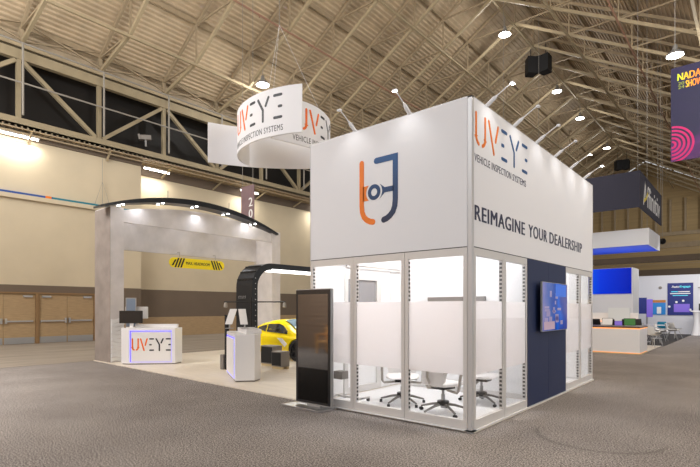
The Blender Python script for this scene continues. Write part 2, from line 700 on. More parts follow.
# end wall with ribs
struct('wall_end', MB().prism_ax([(-24.6, 0), (20, 0), (20, 12.3), (4.5, 15), (XR, 23), (-24.6, 14.2)], HALL_END, HALL_END + .4, 'Y'), 'end_wall')
rb = MB()
x = -24
while x < 20:
    rb.box(x, x + .22, HALL_END - .3, HALL_END, 12.4, 17)
    x += 1.75
rb.box(-24, 20, HALL_END - .4, HALL_END, 11.9, 12.4)
for z in (10.9, 9.9, 8.9, 7.9):
    rb.box(-24, 20, HALL_END - .06, HALL_END, z, z + .08)
struct('trim_4', rb, 'steel_tan')
struct('trim_5', MB().box(-24.4, 20, HALL_END - .08, HALL_END, 3, 7.2), 'wall_brown')

# corrugated roof deck
ce = MB()


def corr(xa, xb):
    n = int(abs(xb - xa) / .215)
    prof = []
    for k in range(n):
        x0 = xa + (xb - xa) * k / n
        dx = (xb - xa) / n
        zt = lambda q: zc(q) + 2.28
        prof += [(x0, zt(x0)), (x0 + dx * .25, zt(x0 + dx * .25)), (x0 + dx * .33, zt(x0 + dx * .33) + .08), (x0 + dx * .92, zt(x0 + dx * .92) + .08)]
    prof.append((xb, zc(xb) + 2.28))
    ce.loft([[(x, y, z) for x, z in prof] for y in (-24, HALL_END)], cap=False, closed=False)


corr(-23.9, XR)
corr(XR, 4.9)
ce.box(4.9, 30, -24, HALL_END, 14.4, 14.6)
struct('ceiling', ce, 'deck_metal')

# trusses: one build, then copies
def make_truss():
    t = thing('roof_truss', 'tan steel roof truss spanning the hall under the corrugated deck', 'roof truss', (XR, YS[0], 0), 0, 'gable trusses of the hall roof')
    H = 4
    lo = [(s * PP * k, zc(XR + s * PP * k)) for s in (-1,) for k in range(H + 1)]
    nodes = {}
    for s in (-1, 1):
        for k in range(H + 1):
            x = s * PP * k
            zb = zc(XR + x)
            if k == H:
                zb = 14.0
            nodes[s * k] = (x, zb, zc(XR + x) + 2.0)
    for s in (-1, 1):
        MB().bar((0, 0, nodes[0][2]), (nodes[4 * s][0], 0, nodes[4 * s][2]), .12, .16).build('top_chord', 'steel_tan', t)
        m = MB()
        m.bar((0, 0, nodes[0][1]), (nodes[3 * s][0], 0, nodes[3 * s][1]), .14, .16)
        m.bar((nodes[3 * s][0], 0, nodes[3 * s][1]), (nodes[4 * s][0], 0, nodes[4 * s][1]), .14, .16)
        m.build('bottom_chord', 'steel_cream', t)
    for k in range(-4, 5):
        x, zb, zt = nodes[k]
        MB().bar((x, 0, zb), (x, 0, zt), .07 if abs(k) < 4 else .16).build('web_post', 'steel_tan', t)
    for s in (-1, 1):
        for k in range(1, 5):
            a, b = nodes[s * k], nodes[s * (k - 1)]
            MB().bar((a[0], 0, a[2]), (b[0], 0, b[1]) if k < 4 else (b[0], 0, b[1]), .08).build('web_diagonal', 'steel_tan', t)
    return t


tr = make_truss()
for y in YS[1:]:
    dup(tr, (XR, y, 0))

# purlins and lower runners, one beam each
for k in range(-4, 5):
    x = XR + PP * k
    lab = {0: 'ridge purlin along the peak of the roof'}.get(k, 'purlin number %d down from the ridge on the %s roof slope' % (abs(k), 'left' if k < 0 else 'right'))
    z = zc(x) + 2.16
    o = MB().box(-.05, .05, 1.1, HALL_END - .1, -.13, .12).build('purlin', 'steel_tan', loc=(x, 0, z - .02))
    tag(o, 'tan steel ' + lab, 'purlin', 'purlins of the hall roof')
runner = {-3: ('steel_cream', 'tan lower runner tying the trusses at the kink above the left wall'),
          -1: ('steel_cream', 'tan lower runner one bay left of the ridge'),
          0: ('steel_cream', 'tan lower runner directly under the ridge'),
          1: ('steel_cream', 'tan lower runner one bay right of the ridge'),
          3: ('steel_cream', 'tan lower runner three bays right of the ridge')}
for k, (m_, lb) in runner.items():
    x = XR + PP * k
    o = MB().box(-.06, .06, 1.1, HALL_END - .1, -.06, .06).build('roof_runner', m_, loc=(x, 0, zc(x) - .14))
    tag(o, lb, 'beam', 'lower runners between the trusses')
for x, lb in ((XR - 2 * PP, 'thin reddish sprinkler pipe under the left roof slope'), (XR + 2 * PP, 'thin reddish sprinkler pipe under the right roof slope')):
    p = MB().tube([(0, 1.1, 0), (0, HALL_END - .1, 0)], .05)
    y = 2.6
    while y < 70:
        p.tube([(0, y, 0), (0, y, -.12)], .04, 6)
        y += 3.52
    tag(p.build('sprinkler_pipe', 'pipe_red', loc=(x, 0, zc(x) - .17)), lb, 'pipe')

struct('trim_8', MB().box(-24.4, -24, -24, HALL_END, 14.2, 15.2), 'deck_metal')
# clerestory strip above the left wall
struct('window_1', MB().box(-24.0, -23.75, -6, HALL_END, 9.95, 14.2), 'dark_pane')
lt = thing('wall_truss', 'heavy tan steel lattice girder standing above the left wall', 'girder', (-22.85, 0, 10.2))
MB().box(-.14, .14, -6, HALL_END, 2.85, 3.3).build('top_chord', 'girder', lt)
MB().box(-.3, .35, -6, HALL_END, -.25, .1).build('bottom_chord', 'girder', lt)
ys = [YS[0] - 3.52 * 2, YS[0] - 3.52] + YS
for i, y in enumerate(ys):
    if y < -6:
        continue
    MB().box(-.1, .1, y - .32, y - .14, .1, 2.85).build('post', 'girder', lt)
    if i < len(ys) - 1:
        a, b = ((y - .05, 2.8), (ys[i + 1] - .4, .2)) if i % 2 == 0 else ((y - .05, .2), (ys[i + 1] - .35, 2.8))
        MB().bar((0, a[0], a[1]), (0, b[0], b[1]), .18, .18).build('diagonal', 'girder', lt)
gr = thing('guard_rail', 'thin grey pipe rail with uprights in front of the wall girder', 'railing', (-22.35, 0, 10.3))
MB().tube([(0, -6, 3.35), (0, HALL_END - 1, 3.35)], .045).build('top_rail', 'rail_grey', gr)
MB().tube([(0, -6, 1.55), (0, HALL_END - 1, 1.55)], .04).build('mid_rail', 'rail_grey', gr)
for y in ys[1:]:
    MB().tube([(0, y - .18, 0.1), (0, y - .18, 3.35)], .05).build('upright', 'rail_grey', gr)
eb = thing('eave_bracing', 'tan crossed bracing between truss ends along the left eave', 'bracing', (-23.1, 0, 14))
for i, y in enumerate(ys[1:-1]):
    m = MB()
    m.bar((-.1, y, .1), (-.1, y + 3.52, 1.0), .07)
    m.bar((.05, y, 1.0), (.05, y + 3.52, .1), .07)
    m.build('brace', 'steel_tan', eb)
MB().box(-.1, .1, -2, HALL_END - 1, -.25, -.05).build('eave_beam', 'steel_cream', eb)
# soffit ledge under the girder
sf = MB()
y = -6
while y < HALL_END - 1:
    sf.box(-24.0, -22.4, y, y + .17, 9.82, 9.9)
    y += .24
sf.box(-24.0, -22.4, -6, HALL_END - .5, 9.9, 9.98)
sf.box(-22.55, -22.4, -6, HALL_END - .5, 9.78, 9.98)
struct('trim_6', sf, 'steel_tan')
struct('trim_7', MB().box(-23.0, -22.9, -6, 6.7, 9.5, 9.75).box(-24.0, -23.9, 6.7, HALL_END - .5, 9.3, 9.82), 'wall_brown')
sp = MB().tube([(-22.6, -6, 9.66), (-22.6, HALL_END - 1, 9.66)], .04)
tag(sp.build('conduit', 'steel_tan'), 'thin tan conduit running below the ledge of the left wall', 'conduit')
for y in ys[1:]:
    b = thing('ledge_bracket', 'tan steel bracket propping the ledge above the left wall', 'bracket', (-22.5, y + .2, 9.8), 0, 'brackets under the wall ledge')
    MB().bar((0, 0, 0), (-.45 if y < 6.5 else -1.4, .0, -.45), .08).build('strut', 'steel_cream', b)

# tube lights on the left wall
for y0, y1, xx, lb in ((.1, 1.7, -22.78, 'glowing tube light high on the cream wall above the exit doors'),
                       (7.0, 8.55, -23.3, 'glowing tube light above the cream wall right of its corner step'),
                       (13.6, 15.1, -23.3, 'glowing tube light seen just right of the purple banner'),
                       (20.6, 22.1, -23.3, 'glowing tube light on the left wall behind the round hanging sign')):
    t = thing('tube_light', lb, 'light', (xx, y0, 9.55), 0, 'tube lights along the left wall')
    MB().box(-.1, .1, 0, y1 - y0, .03, .1).build('housing', 'white_panel', t)
    MB().tube([(0, .03, 0), (0, y1 - y0 - .03, 0)], .045).build('tube', 'lamp_soft', t)
    light('tube_light_glow', 'AREA', (xx, (y0 + y1) / 2, 9.3), 60, size=.15, size_y=1.5, color=(1, .96, .88))

# small flood lamp and gusset on the ledge
t = thing('flood_lamp', 'small grey flood lamp standing on the ledge above the tube light', 'lamp', (-22.35, 6.65, 10.45))
MB().lathe([(.05, 0), (.05, .35)], 8).build('stem', 'brushed', t)
MB().bar((-.15, -.25, .45), (.1, .25, .5), .22, .24).build('head', 'grey_box', t)
MB().bar((-.15, -.33, .44), (-.1, -.25, .46), .26, .28).build('hood', 'grey_box', t)

# lower blue strip in front of the left wall
t = thing('wall_strip', 'long thin blue and teal strip on a pale rail across the left wall', 'strip', (-22.9, 0, 6.9))
MB().box(-.1, .06, -6, 2.3, 0, .1).build('strip_blue', 'blue_strip', t)
MB().box(-.1, .07, 2.0, 2.25, 0, .11).build('strip_joint', 'orange', t)
MB().box(-.1, .06, 2.3, 6.4, 0, .1).build('strip_teal', 'teal_strip', t)
MB().box(-.1, .1, -6, 6.4, -.2, 0).build('rail', 'wall_cream', t)
MB().tube([(.05, 4.6, 0), (.05, 4.6, 2.5)], .012, 5).tube([(.05, 4.2, 0), (.05, 4.6, 1.3), (.05, 5.0, 0)], .012, 5).build('hanger', 'cable', t)

# high-bay lamps
def high_bay(x, y, z, lb, power=230):
    t = thing('high_bay_lamp', lb, 'lamp', (x, y, z), 0, 'high bay lamps in the roof')
    MB().lathe([(.05, .55), (.1, .5), (.12, .3), (.36, .1), (.38, .0), (.36, .0), (.33, .08), (.1, .27)], 20).build('reflector', 'brushed', t, smooth=True)
    MB().lathe([(.33, .0), (.34, .04), (.2, .16), (.0, .2)], 20).build('lens', 'lamp_glow', t)
    MB().tube([(0, 0, .5), (0, 0, 1.3)], .02, 6).build('hanger', 'cable', t)
    light('high_bay_glow', 'POINT', (x, y, z - .35), power, size=.18)


high_bay(-9.55, 24.2, 19.4, 'glowing high bay lamp at the ridge, largest of the ridge row')
high_bay(-9.57, 34.9, 19.4, 'second glowing high bay lamp along the ridge, right of the near black speaker cluster')
high_bay(-9.63, 41.8, 19.3, 'third glowing high bay lamp along the ridge')
high_bay(-9.69, 52.6, 19.3, 'farthest glowing high bay lamp in the ridge row')
high_bay(-18.66, 11.7, 14.45, 'glowing high bay lamp above the round hanging sign')
high_bay(-.14, 22.15, 14.0, 'glowing high bay lamp on the right roof slope beside the purple banner')

# black speaker clusters under the ridge
def cluster(x, y, z, s, lb):
    t = thing('speaker_cluster', lb, 'speaker', (x, y, z), .3, 'speaker clusters under the ridge')
    for a, dx in ((.5, -.55), (-.5, .55)):
        m = MB()
        c, q = math.cos(a), math.sin(a)
        pts = [(-.5, -.45), (.5, -.45), (.36, .45), (-.36, .45)]
        poly = [((px * c - py * q + dx) * s, (px * q + py * c) * s) for px, py in pts]
        m.prism(poly, -.7 * s, .7 * s)
        m.build('cabinet', 'black_matte', t)
    MB().box(-.9 * s, .9 * s, -.05, .05, .75 * s, .83 * s).build('bracket', 'black_matte', t)
    for x_ in (-.6, .6):
        MB().tube([(x_ * s, 0, .8 * s), (x_ * s, 0, .8 * s + 1)], .03, 6).build('hanger', 'black_matte', t)


cluster(-9.2, 29.4, 19.3, .85, 'large black speaker cluster hanging near the ridge')
cluster(-9.6, 60, 19.1, .8, 'far black speaker cluster above the dark corner sign')

# ================================================================== THE STAND
fl = MB().prism([(-13.14, .36), (-3.2, .06), (-3.2, .02), (.02, .02), (.02, 6.2), (-3.1, 6.2), (-3.1, 9.2), (-13.14, 9.2)], 0, .025)
tag(fl.build('stand_flooring', 'vinyl_floor'), 'pale cream vinyl flooring laid under the whole exhibition stand', 'flooring')

TB, HB = 2.5, 4.52       # panel height, header top
base = .035


def face_map(face):
    """local (along, out, up) -> world: face 'L' runs from the corner to -X, face 'R' from the corner to +Y"""
    if face == 'L':
        return lambda a, o, z: (-a, -o, z)
    return lambda a, o, z: (o, a, z)


def wpanel(face, a0, a1, label, cat='glass panel', solid=None, group=None, org=None):
    """1 m framed unit: frame with slotted inner jambs, pane and frosted band"""
    f = face_map(face)
    ox, oy, oz = f(a0, 0, 0) if org is None else org
    t = thing('glass_panel' if not solid else 'solid_panel', label, cat, (ox, oy, base), 0, group)
    W = a1 - a0
    if face == 'L':
        g = lambda a, o, z: (-a, -o, z)
    elif face == 'R':
        g = lambda a, o, z: (o, a, z)
    elif face == 'W':       # west wall, faces -X, runs +Y
        g = lambda a, o, z: (-o, a, z)
    else:                   # 'B' back or inner partition, runs -X, faces +Y or inwards
        g = lambda a, o, z: (-a, o, z)

    def bx(m, a0_, a1_, o0, o1, z0, z1, mi=0):
        p, q = g(a0_, o0, z0), g(a1_, o1, z1)
        m.box(min(p[0], q[0]), max(p[0], q[0]), min(p[1], q[1]), max(p[1], q[1]), z0, z1, mi)
    m = MB()
    e, D = .062, -.062
    H = TB - base
    bx(m, .004, e, D, 0, 0, H)
    bx(m, W - e, W - .004, D, 0, 0, H)
    bx(m, e, W - e, D, 0, 0, .125)
    bx(m, e, W - e, D, 0, H - .105, H)
    n = 36
    for k in range(n):
        z = .16 + (H - .33) * k / (n - 1)
        for a in (e, W - e):
            s = .0012
            bx(m, a - s, a + s, D * .86, D * .22, z, z + .034, 1)
    m.build('frame', ['frame_white', 'slot_dark'], t)
    if solid:
        m = MB()
        bx(m, e, W - e, D * .9, -.002, .125, H - .105)
        m.build('infill', solid, t)
    else:
        m = MB()
        bx(m, e, W - e, -.012, -.006, .125, H - .105)
        m.build('pane', 'clear_glass', t)
        m = MB()
        bx(m, e, W - e, -.016, -.013, .77 - base, 1.775 - base)
        m.build('frosted_band', 'frosted_film', t)
    return t


post = thing('corner_post', 'tall pale aluminium post at the front corner of the stand', 'post', (0, 0, 0))
MB().box(-.062, -.001, .001, .062, .0, HB - .01).build('profile', 'post_alu', post)
MB().box(-.07, .008, -.008, .07, 0, .02).build('foot', 'post_alu', post)
wpanel('L', .064, 1.075, 'frosted glass panel on the logo side, next to the corner post')
wpanel('L', 1.075, 2.07, 'frosted glass panel on the logo side, middle of three')
wpanel('L', 2.07, 3.05, 'frosted glass panel on the logo side, behind the black kiosk')
wpanel('R', .064, 1.09, 'frosted glass panel on the slogan side, next to the corner post')
wpanel('R', 1.09, 2.03, 'frosted glass panel on the slogan side, just left of the navy wall')
wpanel('R', 4.1, 5.15, 'frosted glass panel on the slogan side, just right of the navy wall')
wpanel('R', 5.15, 6.18, 'frosted glass panel on the slogan side, at the far end')
nv = thing('navy_wall', 'flat navy blue wall section between the glass panels', 'wall panel', (0, 2.03, base))
MB().box(-.06, .01, .004, 1.03, 0, TB - base).build('panel', 'navy', nv)
MB().box(-.06, .01, 1.034, 2.066, 0, TB - base).build('panel', 'navy', nv)
th = MB().box(-3.06, .03, -.03, .09, .025, base).box(-.09, .03, -.03, 6.19, .025, base)
tag(th.build('threshold_strip', 'white_gloss'), 'thin white threshold strip under the glass panels', 'threshold')

# left, rear and inner walls of the rooms
wi = thing('side_wall', 'white side wall of the meeting room with a glazed door', 'wall panel', (-3.04, 0, base))
MB().box(-.05, 0.0, .07, .9, 0, TB - base).box(-.05, 0, 2.05, 6.0, 0, TB - base).box(-.05, 0, 0.9, 2.05, 2.3, TB - base).build('panel', 'white_panel', wi)
MB().box(-.045, .01, .9, 1.0, 0, 2.3).box(-.045, .01, 1.9, 2.05, 0, 2.3).box(-.045, .01, 1.0, 1.9, 2.2, 2.3).box(-.045, .01, 1.0, 1.9, 0, .12).build('door_frame', 'frame_white', wi)
MB().box(-.03, -.02, 1.0, 1.9, .12, 1.0).build('door_panel', 'white_panel', wi)
MB().box(-.03, -.02, 1.0, 1.9, 1.0, 2.2).build('door_window', 'grey_blind', wi)
for y in (2.38, 3.4, 4.4):
    MB().box(0, .006, y, y + .01, 0, TB - base).build('panel_joint', 'frame_white', wi)
MB().box(.0, .03, .95, 6.0, TB - base - .05, TB - base).build('top_rail', 'frame_white', wi)
pw = thing('partition_wall', 'white partition between the front and rear meeting rooms', 'wall panel', (-3.0, 2.66, base))
MB().box(.03, 2.93, 0, .06, 0, TB - base).build('panel', 'white_panel', pw)
MB().box(.03, 2.93, -.012, 0, 0, .09).build('skirting', 'frame_white', pw)
bwall = thing('rear_wall', 'white rear wall closing the rooms of the stand', 'wall panel', (-3.0, 6.06, base))
MB().box(.03, 2.93, 0, .06, 0, TB - base).build('panel', 'white_panel', bwall)
tv = thing('wall_screen', 'wide dark screen on the partition inside the meeting room, its top edge showing', 'screen', (-1.62, 2.6, 1.1))
MB().box(-.62, .62, -.03, .04, 0, .8).build('casing', 'grey_box', tv, bevel=.006)
MB().box(-.6, .6, -.034, -.03, .02, .7).build('display', 'screen_glass', tv)

# fabric header on top
hd = thing('fabric_header', 'large white fabric header box on top of the glass rooms', 'sign', (0, 0, TB))
HH = HB - TB
MB().box(-3.04, -.066, .0, .045, .006, HH).build('front_panel', 'white_fabric', hd)
MB().box(-.045, .0, .066, 6.18, .006, HH).build('side_panel', 'white_fabric', hd)
MB().box(-3.04, -2.995, .045, 6.12, .006, HH).build('left_panel', 'white_fabric', hd)
MB().box(-2.995, -.045, 6.075, 6.12, .006, HH).build('rear_panel', 'white_fabric', hd)
m = MB()
m.box(-3.05, -.0, .0, .06, HH, HH + .012).box(-.06, .0, .0, 6.185, HH, HH + .012)
m.box(-3.05, -3.035, -.004, .0, 0, HH).box(-.0, .004, 6.165, 6.185, 0, HH)
m.build('edge_profile', 'post_alu', hd)
m = MB()
for y in (2.0, 4.0):
    m.box(-2.99, -.05, y, y + .06, HH - .1, HH - .04)
m.build('cross_bar', 'frame_white', hd)
MB().box(-3.03, -.066, -.0012, 0, .0, .012).box(0, .0012, .066, 6.1, .0, .012).build('shadow_gap', 'slot_dark', hd)

# logo on the front panel (plane y = 0)
F0 = plane_fn((0, -.001, -TB), (1, 0, 0), (0, 0, 1), (0, -1, 0))
m = MB()
for q in ([(-1.891, 3.978), (-1.891, 3.30)] + [(-1.880, 3.20), (-1.845, 3.12), (-1.79, 3.07), (-1.72, 3.035), (-1.665, 3.025)],):
    put(m, stroke(q, .045, .004), F0)
ringc = (-1.643, 3.487)
m2 = MB()


def ring_geo(cx, cy, r0, r1, a0, a1, n=28, depth=.004):
    vs, fs = [], []
    for c in (0, depth):
        for r in (r0, r1):
            for k in range(n + 1):
                a = math.radians(a0 + (a1 - a0) * k / n)
                vs.append((cx + r * math.cos(a), cy + r * math.sin(a), c))
    N = n + 1
    for k in range(n):
        fs += [(k, k + 1, N + k + 1, N + k), (2 * N + k, 3 * N + k, 3 * N + k + 1, 2 * N + k + 1), (N + k, N + k + 1, 3 * N + k + 1, 3 * N + k), (k, 2 * N + k, 2 * N + k + 1, k + 1)]
    return vs, fs




def flat(poly, d=.004):
    n = len(poly)
    return [(x, y, 0) for x, y in poly] + [(x, y, d) for x, y in poly], \
        [tuple(range(n)), tuple(range(n, 2 * n))] + [(i, (i + 1) % n, n + (i + 1) % n, n + i) for i in range(n)]


put(m, flat([(-1.865, 3.60)] + arc2(*ringc, .158, 132, 228, 10) + [(-1.865, 3.37)]), F0)
m.build('emblem_orange', 'orange', hd)
for q in ([(-1.60, 3.965), (-1.241, 3.965), (-1.241, 3.32)] + [(-1.252, 3.22), (-1.285, 3.14), (-1.34, 3.085), (-1.40, 3.05), (-1.457, 3.035)],):
    put(m2, stroke(q, .047, .004), F0)
put(m2, ring_geo(*ringc, .06, .122, 0, 360, 32), F0)
put(m2, flat(arc2(*ringc, .158, 48, -48, 10) + [(-1.44, 3.452), (-1.27, 3.452), (-1.27, 3.532), (-1.44, 3.532)]), F0)
lg = m2.build('emblem_blue', 'logo_blue', hd)
gb = MATS['logo_blue'].node_tree
for n in gb.nodes:
    if n.type == 'MAP_RANGE':
        n.inputs['From Min'].default_value = 3.0 - TB
        n.inputs['From Max'].default_value = 4.0 - TB

# wordmark and slogan on the side panel (plane x = 0)
R0 = lambda y, z: plane_fn((.001, y, z - TB), (0, 1, 0), (0, 0, 1), (1, 0, 0))
o_, d_ = wordmark((.5, .43))
letters(o_, d_, .025, R0(.10, 3.9), 'orange', 'logo_blue', hd)
for wd_, y_, w_ in (('VEHICLE', .08, .49), ('INSPECTION', .63, .71), ('SYSTEMS', 1.40, .56)):
    m = MB()
    put(m, text_geo(wd_, w_, .105, spacing=1.1), R0(y_, 3.67))
    m.build('tagline', 'navy_text', hd)
for wd_, y_, w_ in (('REIMAGINE', .08, 1.84), ('YOUR', 2.08, .93), ('DEALERSHIP', 3.14, 2.14)):
    m = MB()
    put(m, text_geo(wd_, w_, .21, bold=.032, spacing=1.12), R0(y_, 2.87))
    m.build('slogan', 'navy_text', hd)

# spotlights on arms along the header top
def arm_light(face, a, lb, glow):
    x, y = (-a, 0) if face == 'L' else (0, a)
    rz = 0 if face == 'L' else math.pi / 2
    t = thing('arm_spotlight', lb, 'spotlight', (x, y + (.03 if face == 'L' else 0), HB + .012) if face == 'L' else (-.03, y, HB + .012), rz, 'arm spotlights on the header')
    MB().box(-.03, .03, -.03, .03, 0, .03).build('clamp', 'white_gloss', t)
    MB().tube([(0, -.02, .02), (0, -.12, .09), (0, -.17, .12)], [.03, .03, .014], 8).build('driver', 'white_gloss', t)
    MB().tube([(0, -.15, .11), (0, -.38, .24)], .009, 6).build('arm', 'white_gloss', t)
    MB().box(-.035, .035, -.41, -.365, .22, .24).build('head', 'white_gloss', t)
    MB().box(-.03, .03, -.407, -.368, .214, .2195).build('lens', 'lamp_glow' if glow else 'white_panel', t)
    c = Vector((0, -.39, .19))
    wpos = Matrix.Rotation(rz, 3, 'Z') @ c + Vector(t.location)
    tgt = Matrix.Rotation(rz, 3, 'Z') @ Vector((0, .02, -.9)) + Vector(t.location)
    light('arm_spotlight_beam', 'SPOT', wpos, 7 if face == 'R' else 5, color=(1, .99, .97), size=.03, aim=tgt, spot=math.radians(100), blend=.9)


arm_light('L', 1.0, 'white arm spotlight on the logo side of the header, nearest the corner', True)
arm_light('L', 2.05, 'white arm spotlight on the logo side of the header, farther from the corner', False)
for i, (a, gl) in enumerate(((.5, 1), (1.5, 0), (2.5, 0), (3.5, 0), (4.5, 1), (5.5, 1))):
    arm_light('R', a, 'white arm spotlight on the slogan side, %s from the front corner' % ('first', 'second', 'third', 'fourth', 'fifth', 'sixth and last')[i], gl)

# wall monitor on the navy wall
tvm = thing('wall_monitor', 'large landscape monitor with blue and violet picture on the navy wall', 'monitor', (0.01, 3.12, 1.7))
MB().box(0, .07, -.2, .2, -.15, .15).build('mount', 'black', tvm)
MB().box(.07, .105, -.7, .7, -.43, .435).build('casing', 'brushed', tvm, bevel=.004)
m = MB().box(.105, .107, -.69, .69, -.42, .425)
m.build('display', gradient_mat('monitor_picture', [(0, (130, 130, 190)), (.3, (60, 96, 180)), (.45, (4, 64, 165)), (.62, (0, 96, 215)), (.8, (40, 70, 170)), (1, (90, 90, 160))], 'Y', -.69, .69, emit=.25, rough=.15, noise=.55, nscale=2.6), tvm)
m = MB()
random.seed(9)
for k in range(16):
    y = random.uniform(-.6, .4); z = random.uniform(-.36, .3)
    m.box(.1071, .1076, y, y + random.uniform(.06, .26), z, z + random.uniform(.03, .12))
m.build('picture_tiles', mat('tile_pale', (160, 150, 196), .3, emit=.15), tvm)
MB().box(.1076, .1082, .0, .62, .19, .41).build('picture_header', mat('tile_blue', (10, 100, 220), .3, emit=.3), tvm)
MB().box(.1076, .1082, -.62, -.05, -.4, -.26).build('picture_footer', mat('tile_sand', (190, 164, 184), .3, emit=.2), tvm)

rf_ = MB().box(-3.0, -.07, .07, 2.66, .0255, .0265).box(-3.0, -.07, 2.74, 6.05, .0255, .0265)
struct('floor_room', rf_, 'white_panel')
# ------------------------------------------------------------------ office chairs
def office_chair(loc, rz, lb):
    t = thing('office_chair', lb, 'chair', loc, rz, 'white meeting chairs in the glass room')
    t.scale = (1.15, 1.15, 1.0)
    # base star
    for k in range(5):
        a = 2 * math.pi * k / 5 + .3
        c, s = math.cos(a), math.sin(a)
        leg = MB().tube([(.03 * c, .03 * s, .15), (.16 * c, .16 * s, .13), (.34 * c, .34 * s, .07)], [.024, .02, .014], 8).build('base_leg', 'chair_steel', t, smooth=True)
        cs = MB().lathe([(.0, -.022), (.026, -.02), (.028, 0), (.026, .02), (.0, .022)], 12, (.34 * c, .34 * s, .029), 'X')
        cs.build('caster', 'black', leg)
    MB().lathe([(.075, .13), (.085, .16), (.08, .2), (.03, .21)], 14).build('hub_cover', 'black', t, smooth=True)
    MB().lathe([(.035, .09), (.04, .16), (.026, .18), (.026, .3), (.018, .3), (.018, .42)], 12).build('column', 'brushed', t, smooth=True)
    MB().box(-.11, .11, -.12, .12, .39, .45).bar((.09, .03, .42), (.22, .05, .41), .015).build('tilt_box', 'black', t)
    # seat: cushioned pad
    rings = []
    for z, sc in ((.45, .9), (.46, 1), (.49, 1), (.505, .93)):
        r = []
        for k in range(24):
            a = 2 * math.pi * k / 24
            cx, sy = math.cos(a), math.sin(a)
            r.append((math.copysign(abs(cx) ** .5, cx) * .245 * sc, math.copysign(abs(sy) ** .5, sy) * .235 * sc, z + (-.02 if sy < -.8 and z > .48 else 0)))
        rings.append(r)
    MB().loft(rings).build('seat', 'chair_mesh', t, smooth=True)
    # curved mesh back
    rings = []
    for off in (0, .018):
        pass
    m = MB()
    vs, fs = [], []
    nz, nx = 10, 9
    for sgn in (0, 1):
        for j in range(nz + 1):
            z = .47 + .60 * j / nz
            hw = .21 + .02 * math.sin(math.pi * j / nz) - (.03 if j in (0, nz) else 0)
            for i in range(nx + 1):
                x = -hw + 2 * hw * i / nx
                y = .25 - .05 * math.sin(math.pi * min(1, j / nz * 1.1)) + .07 * (j / nz) - .06 * (x / .22) ** 2 + .016 * sgn
                vs.append((x, y, z))
    N = (nz + 1) * (nx + 1)
    for j in range(nz):
        for i in range(nx):
            a = j * (nx + 1) + i
            fs += [(a, a + 1, a + nx + 2, a + nx + 1), (N + a, N + a + nx + 1, N + a + nx + 2, N + a + 1)]
    rim = [i for i in range(nx + 1)] + [j * (nx + 1) + nx for j in range(1, nz + 1)] + [nz * (nx + 1) + i for i in range(nx - 1, -1, -1)] + [j * (nx + 1) for j in range(nz - 1, 0, -1)]
    for a, b in zip(rim, rim[1:] + rim[:1]):
        fs.append((a, b, N + b, N + a))
    m.add(vs, fs)
    m.build('backrest', 'chair_mesh', t, smooth=True)
    MB().tube([(0, .1, .43), (0, .24, .46), (0, .30, .6), (0, .29, .9)], .018, 8).build('back_spine', 'chair_arm', t)
    for s in (-1, 1):
        MB().tube([(s * .10, .02, .38), (s * .27, .02, .36), (s * .30, .02, .40), (s * .305, -.01, .60), (s * .295, -.05, .685)], .02, 8).tube([(s * .295, -.17, .685), (s * .295, -.05, .70), (s * .295, .16, .695), (s * .24, .24, .68)], .018, 8).build('armrest', 'chair_arm', t, smooth=True)
    return t


office_chair((-.86, .76, base - .01), math.radians(165), 'white mesh office chair seen through the glass panel beside the corner post')
office_chair((-1.76, .95, base - .01), math.radians(35), 'white mesh office chair straddling the joint between the two right logo side panels')
office_chair((-.75, 1.9, base - .01), math.radians(95), 'white mesh office chair seen through the first slogan side panel')

# rolling stand behind the kiosk
t = thing('rolling_stand', 'white rolling stand with two poles inside the room behind the kiosk', 'stand', (-2.62, .55, base - .01))
for x in (-.12, .12):
    MB().tube([(x, 0, .08), (x, 0, 1.5)], .018, 8).build('pole', 'frame_white', t)
MB().box(-.3, -.1, -.09, .09, .38, .52).build('control_box', 'grey_box', t, bevel=.005)
MB().box(-.3, .3, -.03, .03, .06, .09).box(-.3, -.25, -.22, .22, .06, .09).box(.25, .3, -.22, .22, .06, .09).build('base', 'frame_white', t)
for x in (-.275, .275):
    for y in (-.19, .19):
        MB().lathe([(0, -.02), (.03, -.018), (.03, .018), (0, .02)], 12, (x, y, .032), 'X').build('caster', 'black', t)
MB().box(-.35, .35, -.05, -.03, 1.1, 1.5).build('screen', 'grey_box', t, bevel=.004)

# ------------------------------------------------------------------ kiosk totem
k = thing('kiosk', 'tall black screen kiosk on a silver base plate in front of the glass', 'kiosk', (-2.76, -.2, 0))
MB().prism([(-.56, -.24), (.31, -.24), (.36, -.16), (.40, .12), (.36, .15), (-.52, .15)], 0, .035).build('base_plate', 'metal', k, bevel=.006)
MB().cbox(-.41, .41, -.03, .04, .06, 2.0, .008).build('body', 'brushed', k)
MB().box(-.15, .15, -.02, .03, .034, .07).build('neck', 'brushed', k)
MB().box(-.4, .4, -.036, -.03, .08, 1.985).build('bezel', 'black_satin', k)
MB().box(-.35, .35, -.038, -.036, .67, 1.91).build('display', 'screen_glass', k)
MB().box(-.35, .35, -.0378, -.036, .12, .665).build('lower_glass', mat('black_glass', (5, 5, 6), .15, ior=1.4), k)

# ------------------------------------------------------------------ concrete look arch
A = thing('entrance_arch', 'concrete look drive through arch with pillars, fascia and curved black canopy', 'arch', (-12, 0, 0))
MB().box(-1.12, 0, .4, .8, .025, 4.77).build('pillar', 'concrete', A)
MB().box(-1.12, -.0, .392, .4, .025, 4.75).build('pillar_shaded_side', 'concrete_shaded', A)  # thin skin with the shade of this pillar side put into its colour
MB().box(-1.12, 0, 6.73, 7.17, .025, 4.77).build('pillar', 'concrete', A)


def arc_z(y, z0=4.72, zp=5.1, y0=.4, y1=6.9):
    u = (y - y0) / (y1 - y0) * 2 - 1
    return z0 + (zp - z0) * (1 - u * u)


